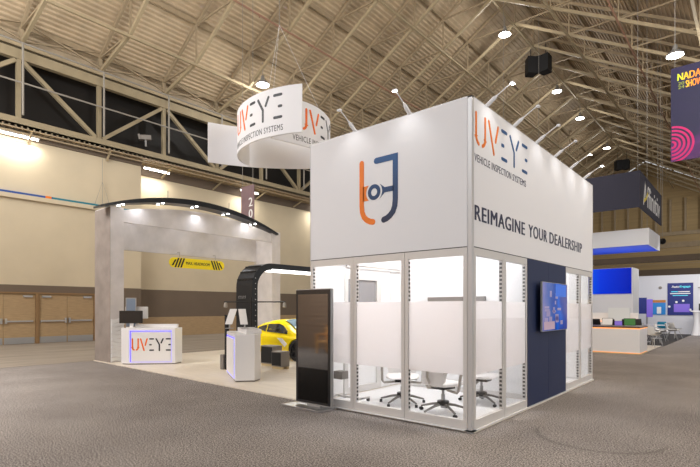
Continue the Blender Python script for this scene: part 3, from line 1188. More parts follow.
ys_ = [.8 + (6.73 - .8) * i / 24 for i in range(25)]
MB().prism_ax([(y, 4.34) for y in ys_] + [(y, arc_z(y, 4.62, 5.05)) for y in reversed(ys_)], -.12, -.04, 'X').build('front_fascia', 'concrete', A)
MB().prism_ax([(y, 3.6) for y in ys_] + [(y, arc_z(y, 4.62, 5.0)) for y in reversed(ys_)], -1.1, -1.0, 'X').build('rear_fascia', 'concrete', A)
yc = [.05 + 6.9 * i / 30 for i in range(31)]
top = [(y, arc_z(y, 4.70, 5.40, -.05, 6.95)) for y in yc]
bot = [(y, z - .06 - .12 * (1 - ((i - 15) / 15) ** 2)) for i, (y, z) in enumerate(top)]
cn = MB().prism_ax(top + bot[::-1], -.36, .14, 'X').build('canopy', 'black_satin', A)
for i, y in enumerate([.75, 2.05, 3.3, 4.6, 5.85]):
    for x in (.04, -.26):
        z = arc_z(y, 4.70, 5.40, -.05, 6.95) - .06 - .12 * (1 - ((y - 3.45) / 3.5) ** 2)
        MB().lathe([(.035, .01), (.05, -.012), (.0, -.014)], 12, (x, y, z)).build('downlight', 'lamp_small', cn)
for y in (1.2, 3.3, 5.4):
    light('canopy_glow', 'AREA', (-12.0, y, 4.9), 8, color=(.93, .95, 1), size=.3, size_y=1.6, aim=(-12.4, y, 3))
m = MB()
for y in (2.2, 4.6):
    m.tube([(.1, y, 5.2), (.1, y, 5.55)], .012, 6)
m.build('stay', 'cable', cn)

# yellow headroom sign hung from the rear fascia
s = thing('headroom_sign', 'yellow hanging headroom sign with black hazard stripes at both ends', 'sign', (-12.86, 2.76, 3.12))
Lh = 2.28


def pill():
    r = .18
    return [(-0 + r + r * math.cos(a), .18 + r * math.sin(a)) for a in [math.pi * (.5 + k / 10) for k in range(11)]] + \
           [(Lh - r + r * math.cos(a), .18 + r * math.sin(a)) for a in [math.pi * (-.5 + k / 10) for k in range(11)]]


MB().prism_ax(pill(), 0, .03, 'X').build('board', 'yellow', s)
for side in (0, 1):
    m = MB()
    for kx in range(4):
        c0 = .15 + kx * .11 if side == 0 else Lh - .21 - kx * .11
        sl = .13 if side == 0 else -.13
        zl = .07 if kx == 0 else .012
        zt = .29 if kx == 0 else .348
        a, b = c0 - sl * .5, c0 + sl * .5
        m.loft([[(x, a, zl), (x, a + .065, zl), (x, b + .065, zt), (x, b, zt)] for x in (.0305, .0325)])
    m.build('hazard_stripes', 'black', s)
m = MB()
put(m, text_geo('MAX. HEADROOM', .98, .11, bold=.02), plane_fn((.031, .65, .13), (0, 1, 0), (0, 0, 1), (1, 0, 0)))
m.build('lettering', 'black', s)
for y in (.4, 1.88):
    MB().tube([(-.14, y, .56), (.015, y, .56), (.015, y, .36)], .008, 6).build('hanger', 'cable', s)

# wavy relief stack beside the left pillar
t = thing('wavy_relief', 'white wavy layered relief panel beside the left concrete pillar', 'panel', (-11.97, .8, .025), 0)
for j in range(11):
    pts_b, pts_t = [], []
    for i in range(13):
        y = i / 12 * .38
        o = .03 * math.sin(i / 12 * 5 + j * .35)
        pts_b.append((y - .39, .03 + j * .12 + o))
        pts_t.append((y - .39, .135 + j * .12 + o))
    MB().prism_ax(pts_b + pts_t[::-1], -.028, .005 + .03 * (j % 2), 'X').build('wave_slat', 'white_panel', t)


# ------------------------------------------------------------------ counters
def counter(loc, rz, lb, W=1.34, D=.72, logo=False):
    t = thing('reception_counter', lb, 'counter', loc, rz)
    # local: front edge along +x from 0 to W, depth +y, front faces -y
    fp = [(0, 0), (W, 0), (W + .1, .42), (W - .15, D), (.15, D), (-.22, .1)]
    MB().prism(fp, .03, 1.07).build('body', 'white_gloss', t, bevel=.008)
    MB().prism([(x * .96 + W * .02, y * .94 + .02) for x, y in fp], 0, .03).build('plinth', 'grey_box', t)
    MB().prism([(.12, .25), (W - .0, .25), (W - .05, .6), (.12, .66)], 1.07, 1.17).build('raised_shelf', 'white_gloss', t, bevel=.005)
    e = .0
    m = MB()
    m.box(.06, W - .1, -.006, -.001, .965, .985).box(.06, .085, -.006, -.001, .08, .985)
    m.build('light_strip', 'led_violet', t)
    MB().box(.06, W - .1, -.006, -.001, .07, .08).box(W - .11, W - .1, -.006, -.001, .07, .965).build('light_strip_dim', mat('led_dim', (150, 150, 255), emit=1.0), t)
    MB().box(.1, W - .13, -.018, -.0, .11, .945).build('front_inset', 'white_panel', t)
    if logo:
        o_, d_ = wordmark((.285, .34), )
        f = plane_fn((.12, -.019, .41), (1, 0, 0), (0, 0, 1), (0, -1, 0))
        letters(o_, d_, .021, f, 'orange_sign', 'charcoal', t)
    return t


c1z = math.atan2(.91, .87)
counter((-11.08, .5, .025), c1z, 'white angular counter with orange and dark wordmark and violet light strip', logo=True)
a2 = math.atan2(.53 - 1.26, -5.94 + 7.29)
c2 = counter((-7.27, 1.24, .025), a2, 'white counter with glowing violet strip on its left edge beside the black scanner', W=1.5, D=.6)
c1m = Matrix.Translation((-11.08, .5, 0)) @ Matrix.Rotation(c1z, 4, 'Z')


def on_c1(x, y, z):
    return tuple(c1m @ Vector((x, y, z)))


# things on counter 1
mo = thing('monitor', 'black monitor facing out on the wordmark counter', 'monitor', on_c1(.05, .12, 1.1), c1z - .1)
MB().cbox(-.34, .34, -.02, .02, .13, .5, .006).build('panel', 'black', mo)
MB().box(-.05, .05, .02, .05, 0, .2).build('stand', 'white_gloss', mo)
MB().box(-.12, .12, -.05, .1, -.003, .012).build('foot', 'white_gloss', mo)
mo = thing('computer_display', 'pale grey back of a second display behind the black monitor', 'display', on_c1(.10, .46, 1.2), c1z + .1)
MB().cbox(-.32, .32, -.02, .03, .16, .52, .01).build('casing', 'frame_white', mo)
MB().box(-.06, .06, .0, .04, 0, .18).build('stand', 'frame_white', mo)
mo = thing('acrylic_sign', 'small blue grey acrylic sign behind the displays on the wordmark counter', 'sign', on_c1(-.03, .36, 1.105), c1z)
MB().box(-.13, .13, -.012, .012, .02, .86).build('plate', mat('sign_blue', (120, 136, 156), .3), mo)
MB().box(-.15, -.13, -.02, .02, 0, .88).box(.13, .15, -.02, .02, 0, .88).box(-.13, .13, -.02, .02, .86, .88).build('frame', 'brushed', mo)

# leaning tablets on counter 2
c2m = Matrix.Translation((-7.27, 1.24, 0)) @ Matrix.Rotation(a2, 4, 'Z')


def tablet(p, lean, rz, lb):
    p = (p[0], p[1], 1.198)
    t = thing('tablet_stand', lb, 'tablet', p, rz, 'tablets on the violet lit counter')
    MB().box(-.08, .08, -.07, .07, 0, .012).build('foot', 'brushed', t)
    m = MB()
    m.bar((0, 0, .012), (0, .02, .16), .03)
    m.build('stem', 'brushed', t)
    m = MB()
    m.loft([[(-.085 + lean * z, -.07 + .1 * z / .36 + o, .1 + z), (.085 + lean * z, -.07 + .1 * z / .36 + o, .1 + z), (.085 + lean * z, -.05 + .1 * z / .36 + o, .1 + z), (-.085 + lean * z, -.05 + .1 * z / .36 + o, .1 + z)] for z, o in ((0, 0), (.36, 0))])
    m.build('tablet', 'frame_white', t)


tablet((-6.54, .80), .24, .62, 'pale tablet on stand, left of the pair on the violet lit counter')
tablet((-6.20, .98), -.2, .72, 'pale tablet on stand, right of the pair on the violet lit counter')

# ------------------------------------------------------------------ scanner gate
G = thing('scanner_gate', 'black vehicle scanner arch with white light under its beam', 'scanner', (-8.5, 3.0, .025))
Wy, Hh, T, Rr = 4.3, 3.03, .2, .74


def gate_profile(off):
    """outer or inner outline in (y,z) for the portal"""
    r = Rr - off
    L = [(off, 0)]
    L += [(off + r - r * math.cos(a), Hh - off - r + r * math.sin(a)) for a in [math.pi / 2 * k / 10 for k in range(11)]]
    L += [(Wy - off - r + r * math.sin(a), Hh - off - r + r * math.cos(a)) for a in [math.pi / 2 * k / 10 for k in range(11)]]
    L += [(Wy - off, 0)]
    return L


def portal(mb, x0, x1, o0, o1, mi=0):
    A_, B_ = gate_profile(o0), gate_profile(o1)
    n = len(A_)
    vs = [(x, y, z) for x in (x0, x1) for P in (A_, B_) for y, z in P]
    fs = []
    for i in range(n - 1):
        fs += [(i, i + 1, n + i + 1, n + i), (2 * n + i, 3 * n + i, 3 * n + i + 1, 2 * n + i + 1),
               (i, 2 * n + i, 2 * n + i + 1, i + 1), (n + i, n + i + 1, 3 * n + i + 1, 3 * n + i)]
    fs += [(0, n, 3 * n, 2 * n), (n - 1, 2 * n - 1, 4 * n - 1, 3 * n - 1)]
    mb.add(vs, fs, mi)


m = MB()
portal(m, -.78, 0, 0, T)
m.build('shell', 'black_satin', G, smooth=True)
for kx, a_ in enumerate((18, 38, 58)):
    m = MB()
    ca, sa = math.cos(math.radians(a_)), math.sin(math.radians(a_))
    cy_, cz_ = Rr, Hh - Rr
    m.bar((-.76, cy_ - (Rr + .005) * ca, cz_ + (Rr + .005) * sa), (-.02, cy_ - (Rr + .005) * ca, cz_ + (Rr + .005) * sa), .035, .05)
    m.build('rib', 'black', G)
m = MB()
for z in [0.3 + .16 * k for k in range(15)]:
    m.box(-.001, .004, .11, .13, z, z + .02)
for z in (1.95, 2.0):
    for x in (-.62, -.52, -.42, -.32):
        m.box(x, x + .02, -.029, -.024, z, z + .02)
m.build('camera_port', 'white_panel', G)
m = MB()
m.box(-.6, -.1, T + .5, Wy - T - .5, Hh - T - .02, Hh - T - .001)
m.box(-.001, .004, T + .55, Wy - T - .4, Hh - T - .0, Hh - T + .03)
m.build('light_bar', 'led_white', G)
m = MB()
m.lathe([(.13, 0), (.14, .012), (.12, .014), (.0, .014)], 20, (-.4, -.026 - .014, 1.45), 'Y')
m.build('emblem', 'rim', G)
light('scanner_glow', 'AREA', (-8.85, 5.15, 2.75), 55, color=(.97, .98, 1), size=.5, size_y=3)

# sensor boom with hanging lamps in front of the gate
t = thing('sensor_boom', 'thin black horizontal boom with a small lamp at each end', 'boom', (-8.08, 2.64, .025), math.radians(38))
MB().tube([(0, 0, 0), (0, 0, 1.95)], .03, 8).build('pole', 'black', t)
MB().lathe([(.15, 0), (.15, .02), (.04, .04)], 20).build('foot', 'black', t)
MB().tube([(-.78, 0, 1.83), (.98, 0, 1.83)], .018, 8).build('arm', 'black', t)
for x in (-.74, .95):
    hd_ = MB().lathe([(.025, 1.82), (.05, 1.78), (.06, 1.68), (.02, 1.66)], 12, (x, 0, 0)).build('lamp_head', 'rail_grey', t, smooth=True)

# dark post box between counter and gate
t = thing('sensor_post', 'slim dark post just left of the violet lit counter', 'post', (-7.95, 1.72, .025))
MB().cbox(-.045, .045, -.045, .045, .0, 1.45, .008).build('post', 'black_matte', t)
MB().cbox(-.2, -.05, -.08, .08, 0, .4, .01).build('base_box', 'grey_box', t)
MB().box(-.05, .05, -.05, .05, 1.45, 1.47).build('cap', 'rim', t)

# two equipment plinths
def plinth(x0, x1, y0, y1, h, lb):
    t = thing('equipment_box', lb, 'box', ((x0 + x1) / 2, (y0 + y1) / 2, .025), 0, 'equipment boxes in front of the car')
    X, Y = (x1 - x0) / 2, (y1 - y0) / 2
    MB().box(-X, X, -Y, Y, .07, h).build('cabinet', 'grey_box', t, bevel=.008)
    MB().box(-X + .02, X - .02, -Y - .008, -Y, .1, h - .03).build('black_front', 'black_matte', t)
    MB().box(-X, X, -Y + .02, -Y + .1, 0, .07).box(-X, X, Y - .1, Y - .02, 0, .07).build('skid', 'skid_wood', t)


plinth(-7.98, -7.46, 2.9, 3.25, .58, 'tall dark equipment box, left of the pair beside the yellow car')
plinth(-7.18, -6.78, 2.62, 2.92, .48, 'low dark equipment box, right of the pair beside the yellow car')

# ------------------------------------------------------------------ the yellow car
def build_car():
    t = thing('sports_car', 'bright yellow low sports coupe parked under the black scanner', 'car', (-9.16, 5.1, .025))
    # stations along x (nose at +x): x, half width, sill z, shoulder z, deck z
    st = [(-2.12, .70, .42, .66, .78), (-2.0, .84, .26, .76, .92), (-1.6, .92, .2, .84, .97), (-1.1, .925, .17, .86, .96), (-.5, .90, .16, .82, .92),
          (.1, .885, .16, .79, .86), (.6, .89, .16, .77, .83), (1.05, .905, .16, .75, .80), (1.4, .90, .17, .70, .74), (1.75, .86, .2, .60, .64), (2.0, .74, .24, .48, .53), (2.12, .5, .3, .42, .46)]
    rings = []
    for x, w, zs, zh, zd in st:
        r = []
        prof = [(.82, zs), (.97, zs + .06), (1.0, (zs + zh) / 2), (.985, zh - .04), (.93, zh), (.7, zd), (.35, zd + .02)]
        r += [(x, w * a, z) for a, z in prof]
        r += [(x, 0, zd + .025)]
        r += [(x, -w * a, z) for a, z in reversed(prof)]
        rings.append(r)
    b = MB().loft(rings)
    body = b.build('body', 'car_yellow', t, smooth=True)
    # wheel arches cut out of the body
    cut = MB()
    for x in (-1.3, 1.25):
        for s in (-1, 1):
            cut.lathe([(.36, s * .62), (.36, s * 1.1)], 28, (x, 0, .34), 'Y')
    co = cut.build('cutter', 'tyre', t)
    sub = body.modifiers.new('s', 'SUBSURF')
    sub.levels = sub.render_levels = 1
    bo = body.modifiers.new('b', 'BOOLEAN')
    bo.operation = 'DIFFERENCE'
    bo.object = co
    bo.solver = 'EXACT'
    dg = bpy.context.evaluated_depsgraph_get()
    me = bpy.data.meshes.new_from_object(body.evaluated_get(dg))
    body.modifiers.clear()
    body.data = me
    me.set_sharp_from_angle(angle=math.radians(45))
    bpy.data.objects.remove(co)
    # greenhouse
    gh = [(-1.35, .50, .93, .95), (-1.0, .66, .88, 1.05), (-.6, .70, .84, 1.17), (-.15, .72, .81, 1.25), (.25, .71, .79, 1.27), (.5, .68, .78, 1.22), (.85, .72, .77, 1.02), (1.2, .72, .77, .80)]
    rings = []
    for x, w, zb, zt in gh:
        prof = [(1.12, zb - .06), (1.06, zb + (zt - zb) * .35), (.96, zb + (zt - zb) * .75), (.84, zt - .015), (.5, zt + .015)]
        r = [(x, w * a, z) for a, z in prof] + [(x, 0, zt + .025)] + [(x, -w * a, z) for a, z in reversed(prof)]
        rings.append(r)
    MB().loft(rings).build('roof', 'car_yellow', t, smooth=True)

    def interp(x):
        for (a, b_) in zip(gh, gh[1:]):
            if a[0] <= x <= b_[0]:
                u = (x - a[0]) / (b_[0] - a[0])
                return [a[i] + (b_[i] - a[i]) * u for i in range(4)]
    # side windows follow the tumblehome
    for s in (-1, 1):
        for nm, xa, xb, n in (('rear_side_window', -.78, -.32, 5), ('side_window', -.27, .72, 9)):
            vs, fs = [], []
            for i in range(n + 1):
                x = xa + (xb - xa) * i / n
                _, w, zb, zt = interp(x)
                sl = (0 if nm == 'side_window' else (1 - i / n) * .35)
                fwd = max(0, (x - .35) / .37) if nm == 'side_window' else 0
                for f_ in (.14 + sl * .6, .74 * (1 - fwd * .42) - sl * .3):
                    z = zb + (zt - zb) * f_
                    if f_ <= .35:
                        a = 1.12 + (1.06 - 1.12) * ((f_ + .06 / (zt - zb)) / (.35 + .06 / (zt - zb)))
                    else:
                        a = 1.06 + (.96 - 1.06) * (f_ - .35) / .4
                    vs += [(x, s * (w * a + .012), z), (x, s * (w * a - .03), z)]
            for i in range(n):
                k0, k1 = 4 * i, 4 * (i + 1)
                fs += [(k0, k0 + 2, k1 + 2, k1), (k0 + 1, k1 + 1, k1 + 3, k0 + 3), (k0, k1, k1 + 1, k0 + 1), (k0 + 2, k0 + 3, k1 + 3, k1 + 2)]
            fs += [(0, 1, 3, 2), (4 * n, 4 * n + 2, 4 * n + 3, 4 * n + 1)]
            MB().add(vs, fs).build(nm, 'car_glass', t)
    # windscreen
    vs = []
    cols = [-.9, -.6, -.3, 0, .3, .6, .9]
    rows = [(.42, .68, 1.25), (.85, .70, 1.035), (1.17, .70, .825)]
    for off in (.02, -.03):
        for x, w, z in rows:
            for c in cols:
                vs.append((x + .0, w * c * .93, z + .025 * (1 - c * c) + off))
    fs = []
    n = len(cols)
    for r in range(2):
        for c in range(n - 1):
            a = r * n + c
            fs += [(a, a + 1, a + n + 1, a + n), (3 * n + a, 3 * n + a + n, 3 * n + a + n + 1, 3 * n + a + 1)]
    MB().add(vs, fs).build('windscreen', mat('screen_tint', (120, 140, 150), .08), t)
    # mirrors, lamps, vents
    for s in (-1, 1):
        MB().tube([(.52, s * .80, .90), (.54, s * .96, .95)], .02, 6).lathe([(.0, -.07), (.06, -.05), (.075, 0), (.06, .05), (0, .07)], 12, (.55, s * 1.0, .96), 'X').build('mirror', 'black', t, smooth=True)
        MB().add([(1.35, s * .905, .52), (1.85, s * .80, .5), (1.9, s * .74, .58), (1.5, s * .86, .70), (1.35, s * .86, .52), (1.85, s * .76, .48), (1.9, s * .70, .56), (1.5, s * .82, .68)],
                 [(0, 1, 2, 3), (4, 7, 6, 5), (0, 3, 7, 4), (1, 5, 6, 2), (3, 2, 6, 7), (0, 4, 5, 1)]).build('headlamp', 'white_gloss', t)
        MB().box(-.85, -.5, s * .915 - .012, s * .915 + .012, .66, .69).build('side_vent', 'black', t)
        # white graphic on the front wing
        MB().add([(.38, s * .897, .70), (.60, s * .897, .69), (.86, s * .915, .52), (.74, s * .912, .44), (.38, s * .86, .70), (.60, s * .86, .69), (.86, s * .88, .52), (.74, s * .88, .44)],
                 [(0, 1, 2, 3), (4, 7, 6, 5), (0, 3, 7, 4), (1, 5, 6, 2), (3, 2, 6, 7), (0, 4, 5, 1)]).build('wing_graphic', 'white_gloss', t)
        MB().box(-2.1, -2.02, s * .5 - .14, s * .5 + .14, .66, .74).build('tail_lamp', mat('tail_red', (150, 10, 10), .3), t)
    for x in (-1.3, 1.25):
        for s in (-1, 1):
            wh = MB().lathe([(.2, s * .70), (.31, s * .70), (.33, s * .73), (.33, s * .88), (.31, s * .905), (.23, s * .905), (.225, s * .87)], 28, (x, 0, .335), 'Y').build('tyre', 'tyre', t, smooth=True)
            m = MB()
            for k_ in range(5):
                a = 2 * math.pi * k_ / 5
                m.bar((x, s * .89, .335), (x + .21 * math.cos(a), s * .9, .335 + .21 * math.sin(a)), .04, .03)
            m.lathe([(.05, s * .87), (.05, s * .91), (0, s * .912)], 12, (x, 0, .335), 'Y')
            m.lathe([(.228, s * .72), (.228, s * .9), (.205, s * .9), (.2, s * .74)], 24, (x, 0, .335), 'Y')
            m.build('rim', 'rim', wh)
    return t


build_car()

# ------------------------------------------------------------------ round hanging sign
Fv = Vector((-math.sin(math.radians(40.4)), math.cos(math.radians(40.4)), 0))
Rv = Vector((math.cos(math.radians(40.4)), math.sin(math.radians(40.4)), 0))
C0 = Vector((2.902, -5.922, 0))
# plan positions of the three vanes in the hall (metres)
PA = [(-5.57, 2.22), (-5.83, 2.02), (-6.16, 1.90), (-6.55, 1.87), (-6.93, 1.96), (-7.25, 2.13), (-7.52, 2.38), (-7.74, 2.72), (-7.86, 3.10), (-7.86, 3.50), (-7.74, 3.84)]


def ld(l, d):
    p = C0 + Fv * d + Rv * l
    return (p.x, p.y)


VA = [ld(*p) for p in ((-1.17, 11.68), (-1.6, 11.8), (-2.05, 12.02), (-2.45, 12.32), (-2.8, 12.72), (-3.05, 13.15), (-3.2, 13.65), (-3.2, 14.1), (-3.05, 14.45))]
VB = [ld(*p) for p in ((-4.19, 14.1), (-3.8, 14.3), (-3.39, 14.47), (-2.9, 14.62), (-2.46, 14.70), (-1.9, 14.76), (-1.3, 14.76), (-.9, 14.6), (-.62, 14.3))]
VC = [ld(*p) for p in ((-2.0, 12.1), (-1.58, 12.42), (-1.12, 12.80), (-.86, 13.15), (-.68, 13.6), (-.6, 14.05), (-.66, 14.5), (-.85, 14.9))]


def smooth_path(P, n=6):
    out = []
    for i in range(len(P) - 1):
        p0, p1, p2, p3 = (Vector(P[max(i - 1, 0)]), Vector(P[i]), Vector(P[i + 1]), Vector(P[min(i + 2, len(P) - 1)]))
        for k in range(n):
            t = k / n
            out.append(.5 * ((2 * p1) + (p2 - p0) * t + (2 * p0 - 5 * p1 + 4 * p2 - p3) * t * t + (3 * p1 - p0 - 3 * p2 + p3) * t ** 3))
    out.append(Vector(P[-1]))
    return out


def path_fn(path, rev=False, side=1):
    P = list(reversed(path)) if rev else path
    S = [0]
    for a, b in zip(P, P[1:]):
        S.append(S[-1] + (b - a).length)

    def f(a, b, c, off=0):
        a = max(0, min(S[-1] - 1e-4, a))
        for i in range(len(S) - 1):
            if S[i + 1] >= a:
                break
        u = (a - S[i]) / (S[i + 1] - S[i])
        p = P[i].lerp(P[i + 1], u)
        d = (P[i + 1] - P[i]).normalized()
        nrm = Vector((d.y, -d.x)) * side
        q = p + nrm * (c + off)
        return (q.x, q.y, b)
    return f, S[-1]


HZ0, HZ1 = 5.98, 7.16
HC = Vector((-6.9, 3.05, 0))
hs = thing('hanging_sign', 'white hanging sign of three curved vanes with wordmark lettering', 'sign', (HC.x, HC.y, HZ0))
def sub_c(p):
    return (p[0] - HC.x, p[1] - HC.y, p[2] - HZ0)
TH = .035
for V in (VA, VB, VC):
    P = smooth_path(V)
    f, L = path_fn(P)
    n = len(P) * 2
    vs = []
    for i in range(n + 1):
        a = L * i / n
        vs += [sub_c(f(a, HZ0, -TH / 2)), sub_c(f(a, HZ0, TH / 2)), sub_c(f(a, HZ1, TH / 2)), sub_c(f(a, HZ1, -TH / 2))]
    rings = [vs[4 * i:4 * i + 4] for i in range(n + 1)]
    MB().loft(rings).build('vane', 'white_fabric', hs, smooth=True)
for V, rev, st_, sgn in ((VA, True, 1.30, 1), (VC, False, 1.0, 1)):
    P = smooth_path(V)
    f, L = path_fn(P, rev=rev)
    off = TH / 2 + .002
    side_ = 1
    z0 = HZ0 + .42
    o_, d_ = wordmark((.53, .57))
    wtot = 3.8 * .53
    a0 = (L - wtot - .55) if rev else .72
    g = lambda a, b, c: sub_c(f(a0 + a, z0 + b, c + off))
    letters(o_, d_, .034, g, 'orange_sign', 'charcoal', hs)
    mm = MB()
    g2 = lambda a, b, c: sub_c(f(a0 + a - .1, HZ0 + .10 + b, c + off))
    put(mm, text_geo('VEHICLE INSPECTION SYSTEMS', wtot + .15, .15, spacing=1.1), g2)
    mm.build('tagline', 'charcoal', hs)
apx = ld(-1.95, 13.2)
apz = 9.5 - HZ0
for p in (VA[2], VB[4], VC[3]):
    MB().tube([(p[0] - HC.x, p[1] - HC.y, HZ1 - HZ0), (apx[0] - HC.x, apx[1] - HC.y, apz)], .004, 5).build('cable', 'white_panel', hs)
MB().tube([(apx[0] - HC.x, apx[1] - HC.y, apz), (apx[0] - HC.x, apx[1] - HC.y, zc(apx[0]) + 2.3 - HZ0)], .008, 5).build('cable', 'cable', hs)
light('sign_wash', 'SPOT', (-4.5, -.5, 11), 12, size=.2, aim=(-6.6, 2.6, 6.5), spot=math.radians(38), blend=.8)

# ------------------------------------------------------------------ hanging banners and box signs
bn = thing('aisle_banner', 'narrow mauve hanging banner with white digits seen above the canopy', 'banner', (-15.9, 8.5, 5.6))
MB().box(-.5, .5, 0, .03, 0, 2.0).build('cloth', 'banner_purple', bn)
m = MB()
put(m, text_geo('2', .3, .42, bold=.02), plane_fn((.1, -.002, .98), (1, 0, 0), (0, 0, 1), (0, -1, 0)))
put(m, text_geo('0', .3, .42, bold=.02), plane_fn((.1, -.002, .42), (1, 0, 0), (0, 0, 1), (0, -1, 0)))
m.build('digits', 'white_panel', bn)
for x in (-.4, .4):
    MB().tube([(x, .015, 2), (x, .015, zc(-15.9 + x) + 2.35 - 5.6)], .01, 5).build('cable', 'cable', bn)

nd = thing('show_banner', 'tall dark purple hanging banner with yellow red lettering and pink rings', 'banner', (1.3, 16.2, 9.12))
MB().box(-.93, .93, 0, .03, -1.8, 1.8).build('cloth', 'nada_print', nd)
NF = lambda a, b: plane_fn((a, -.002, b), (1, 0, 0), (0, 0, 1), (0, -1, 0))
m = MB()
put(m, text_geo('NADA', .74, .27, bold=.04), NF(-.72, 1.27))
put(m, text_geo('SHOW', .52, .26, bold=.04), NF(-.46, .95))
m.build('lettering', 'nada_text', nd)
m = MB()
put(m, text_geo('20', .2, .12, bold=.03), NF(-.70, 1.09))
put(m, text_geo('24', .2, .12, bold=.03), NF(-.70, .95))
m.build('year', mat('year_green', (120, 130, 50), .6), nd)
m = MB()
for r in (.08, .22, .36, .50, .64):
    vs, fs = [], []
    n = 30
    for k_ in range(n + 1):
        a = -math.pi / 2 + math.pi * k_ / n
        for rr in (r, r + .075):
            x_, z_ = max(-.925, -.9 + rr * math.cos(a)), max(-1.79, -1.15 + rr * math.sin(a))
            vs += [(x_, -.004, z_), (x_, -.001, z_)]
    for k_ in range(n):
        b_ = 4 * k_
        fs += [(b_, b_ + 4, b_ + 6, b_ + 2), (b_ + 1, b_ + 3, b_ + 7, b_ + 5)]
    m.add(vs, fs)
m.build('ring_pattern', 'magenta', nd)
for x in (-.8, .8):
    MB().tube([(x, .015, 1.8), (x, .015, zc(1.3 + x) + 2.2 - 9.12)], .008, 5).build('cable', 'cable', nd)

bs = thing('box_sign', 'dark navy hanging corner sign with white lettering and yellow slash', 'sign', (-1.45, 21.06, 6.62))
MB().box(-7, 0, 0, .06, 0, 1.8).build('front_panel', 'box_navy', bs)
MB().box(-.06, 0, .06, 7.0, 0, 1.8).build('side_panel', 'box_navy', bs)
m = MB()
SF = lambda a, b: plane_fn((.001, a, b), (0, 1, 0), (0, 0, 1), (1, 0, 0))
put(m, stroke([(1.0, .35), (1.5, 1.5)], .09, .004), SF(0, 0))
put(m, stroke([(1.5, 1.5), (1.62, .75)], .09, .004), SF(0, 0))
put(m, text_geo('ffinitiv', 4.3, 1.15, bold=.014), SF(2.0, .3))
m.build('lettering', 'white_panel', bs)
m = MB()
put(m, stroke([(1.15, .5), (1.75, .72), (2.2, 1.05)], .085, .006), SF(0, 0))
m.build('slash', 'logo_yellow', bs)
for p in ((-.1, .03), (-6.9, .03), (-.03, 6.9)):
    MB().tube([(p[0], p[1], 1.8), (p[0], p[1], zc(-1.45 + p[0]) + 2.35 - 6.62)], .01, 5).build('cable', 'cable', bs)

hb = thing('header_frame', 'white hanging header with blue underside below the dark corner sign', 'sign', (-1.55, 24.3, 5.13))
MB().box(-6, 0, 0, .06, 0, .9).box(-.06, 0, .06, 3.9, 0, .9).box(-6, -5.94, .06, 3.9, 0, .9).box(-6, 0, 3.84, 3.9, 0, .9).build('fascia', 'white_fabric', hb)
MB().box(-5.94, -.06, .06, 3.84, .0, .04).build('underside', 'header_blue', hb)
for p in ((-.1, .1), (-5.9, .1), (-.1, 3.8)):
    MB().tube([(p[0], p[1], .9), (p[0], p[1], zc(-1.55 + p[0]) + 2.35 - 5.13)], .01, 5).build('cable', 'cable', hb)

# ------------------------------------------------------------------ neighbouring stand on the right
tag(MB().box(-9, -.3, 15.45, 18.95, 0, .02).build('wood_flooring', 'vinyl_floor'), 'pale flooring around the far white counter', 'flooring')
tag(MB().box(-1.2, -.2, 19.0, 20.45, 0, .02).box(-6, -.2, 20.45, 30.9, 0, .02).build('black_carpet', 'carpet_black'), 'dark carpet under the white tables of the far stand', 'carpet')
fc = thing('bar_counter', 'long white counter with dark top and warm glowing edges', 'counter', (-.28, 13.8, 0))
MB().box(-5, 0, 0, 1.5, .06, .92).build('body', 'white_gloss', fc)
MB().box(-5.02, .02, -.02, 1.52, .955, 1.0).build('top', 'dark_wood', fc)
MB().box(-5, 0.005, -.005, 1.5, .925, .95).build('light_strip', 'led_warm', fc)
MB().box(-5, 0.03, -.03, 1.5, .0, .04).build('plinth', 'skid_wood', fc)
MB().box(-5, -.02, 1.5, 1.56, 0, .95).build('end_panel', 'dark_wood', fc)
MB().box(-4.9, -.01, .01, 1.45, .042, .058).build('base_glow', 'led_warm', fc)

sw = thing('screen_wall', 'white wall with blue video screen behind the far counter', 'wall', (-1.45, 19.0, 0))
MB().box(-6, 0.06, 0, 1.4, 0.0, 3.53).build('panel', 'far_white', sw)
m = MB().box(-4, 0.0, -.04, 0, 2.34, 3.52)
m.build('screen', 'tv_blue', sw)
bc = thing('back_counter', 'pale back counter with warm lit shelf under the blue screen', 'counter', (-1.0, 17.4, .02))
MB().box(-5, 0, 0, .6, 0, 1.05).build('body', 'white_panel', bc)
MB().box(-5, 0, .5, .55, 1.05, 1.45).build('upstand', 'white_panel', bc)
MB().box(-5, 0, .42, .5, 1.06, 1.08).build('light_strip', 'led_warm', bc)
ac = thing('acrylic_block', 'clear frosted acrylic block standing on the back counter', 'block', (-1.7, 17.7, 1.07))
MB().box(-.5, .5, -.08, .08, 0, .0).build('tray', 'frame_white', ac) if False else None
MB().box(-.45, .45, -.06, .06, 0, .04).build('foot', 'frame_white', ac)
MB().box(-.42, .42, -.03, .03, .04, .62).build('plate', mat('acrylic', (226, 230, 232), .1), ac)


def laptop(x, y, rz, m_, lb, z=1.0, s=1.0):
    t = thing('laptop', lb, 'laptop', (x, y, z), rz, 'laptops on the far counter')
    MB().box(-.18 * s, .18 * s, -.12 * s, .12 * s, 0, .018).build('keyboard', 'brushed', t)
    MB().loft([[(-.18 * s, .12 * s + q, z_), (.18 * s, .12 * s + q, z_), (.18 * s, .13 * s + q, z_), (-.18 * s, .13 * s + q, z_)] for z_, q in ((.018, 0), (.26 * s, .06))]).build('lid', 'black', t)
    MB().loft([[(-.165 * s, .114 * s + q, z_), (.165 * s, .114 * s + q, z_), (.165 * s, .12 * s + q, z_), (-.165 * s, .12 * s + q, z_)] for z_, q in ((.03, .003), (.25 * s, .058))]).build('display', m_, t)


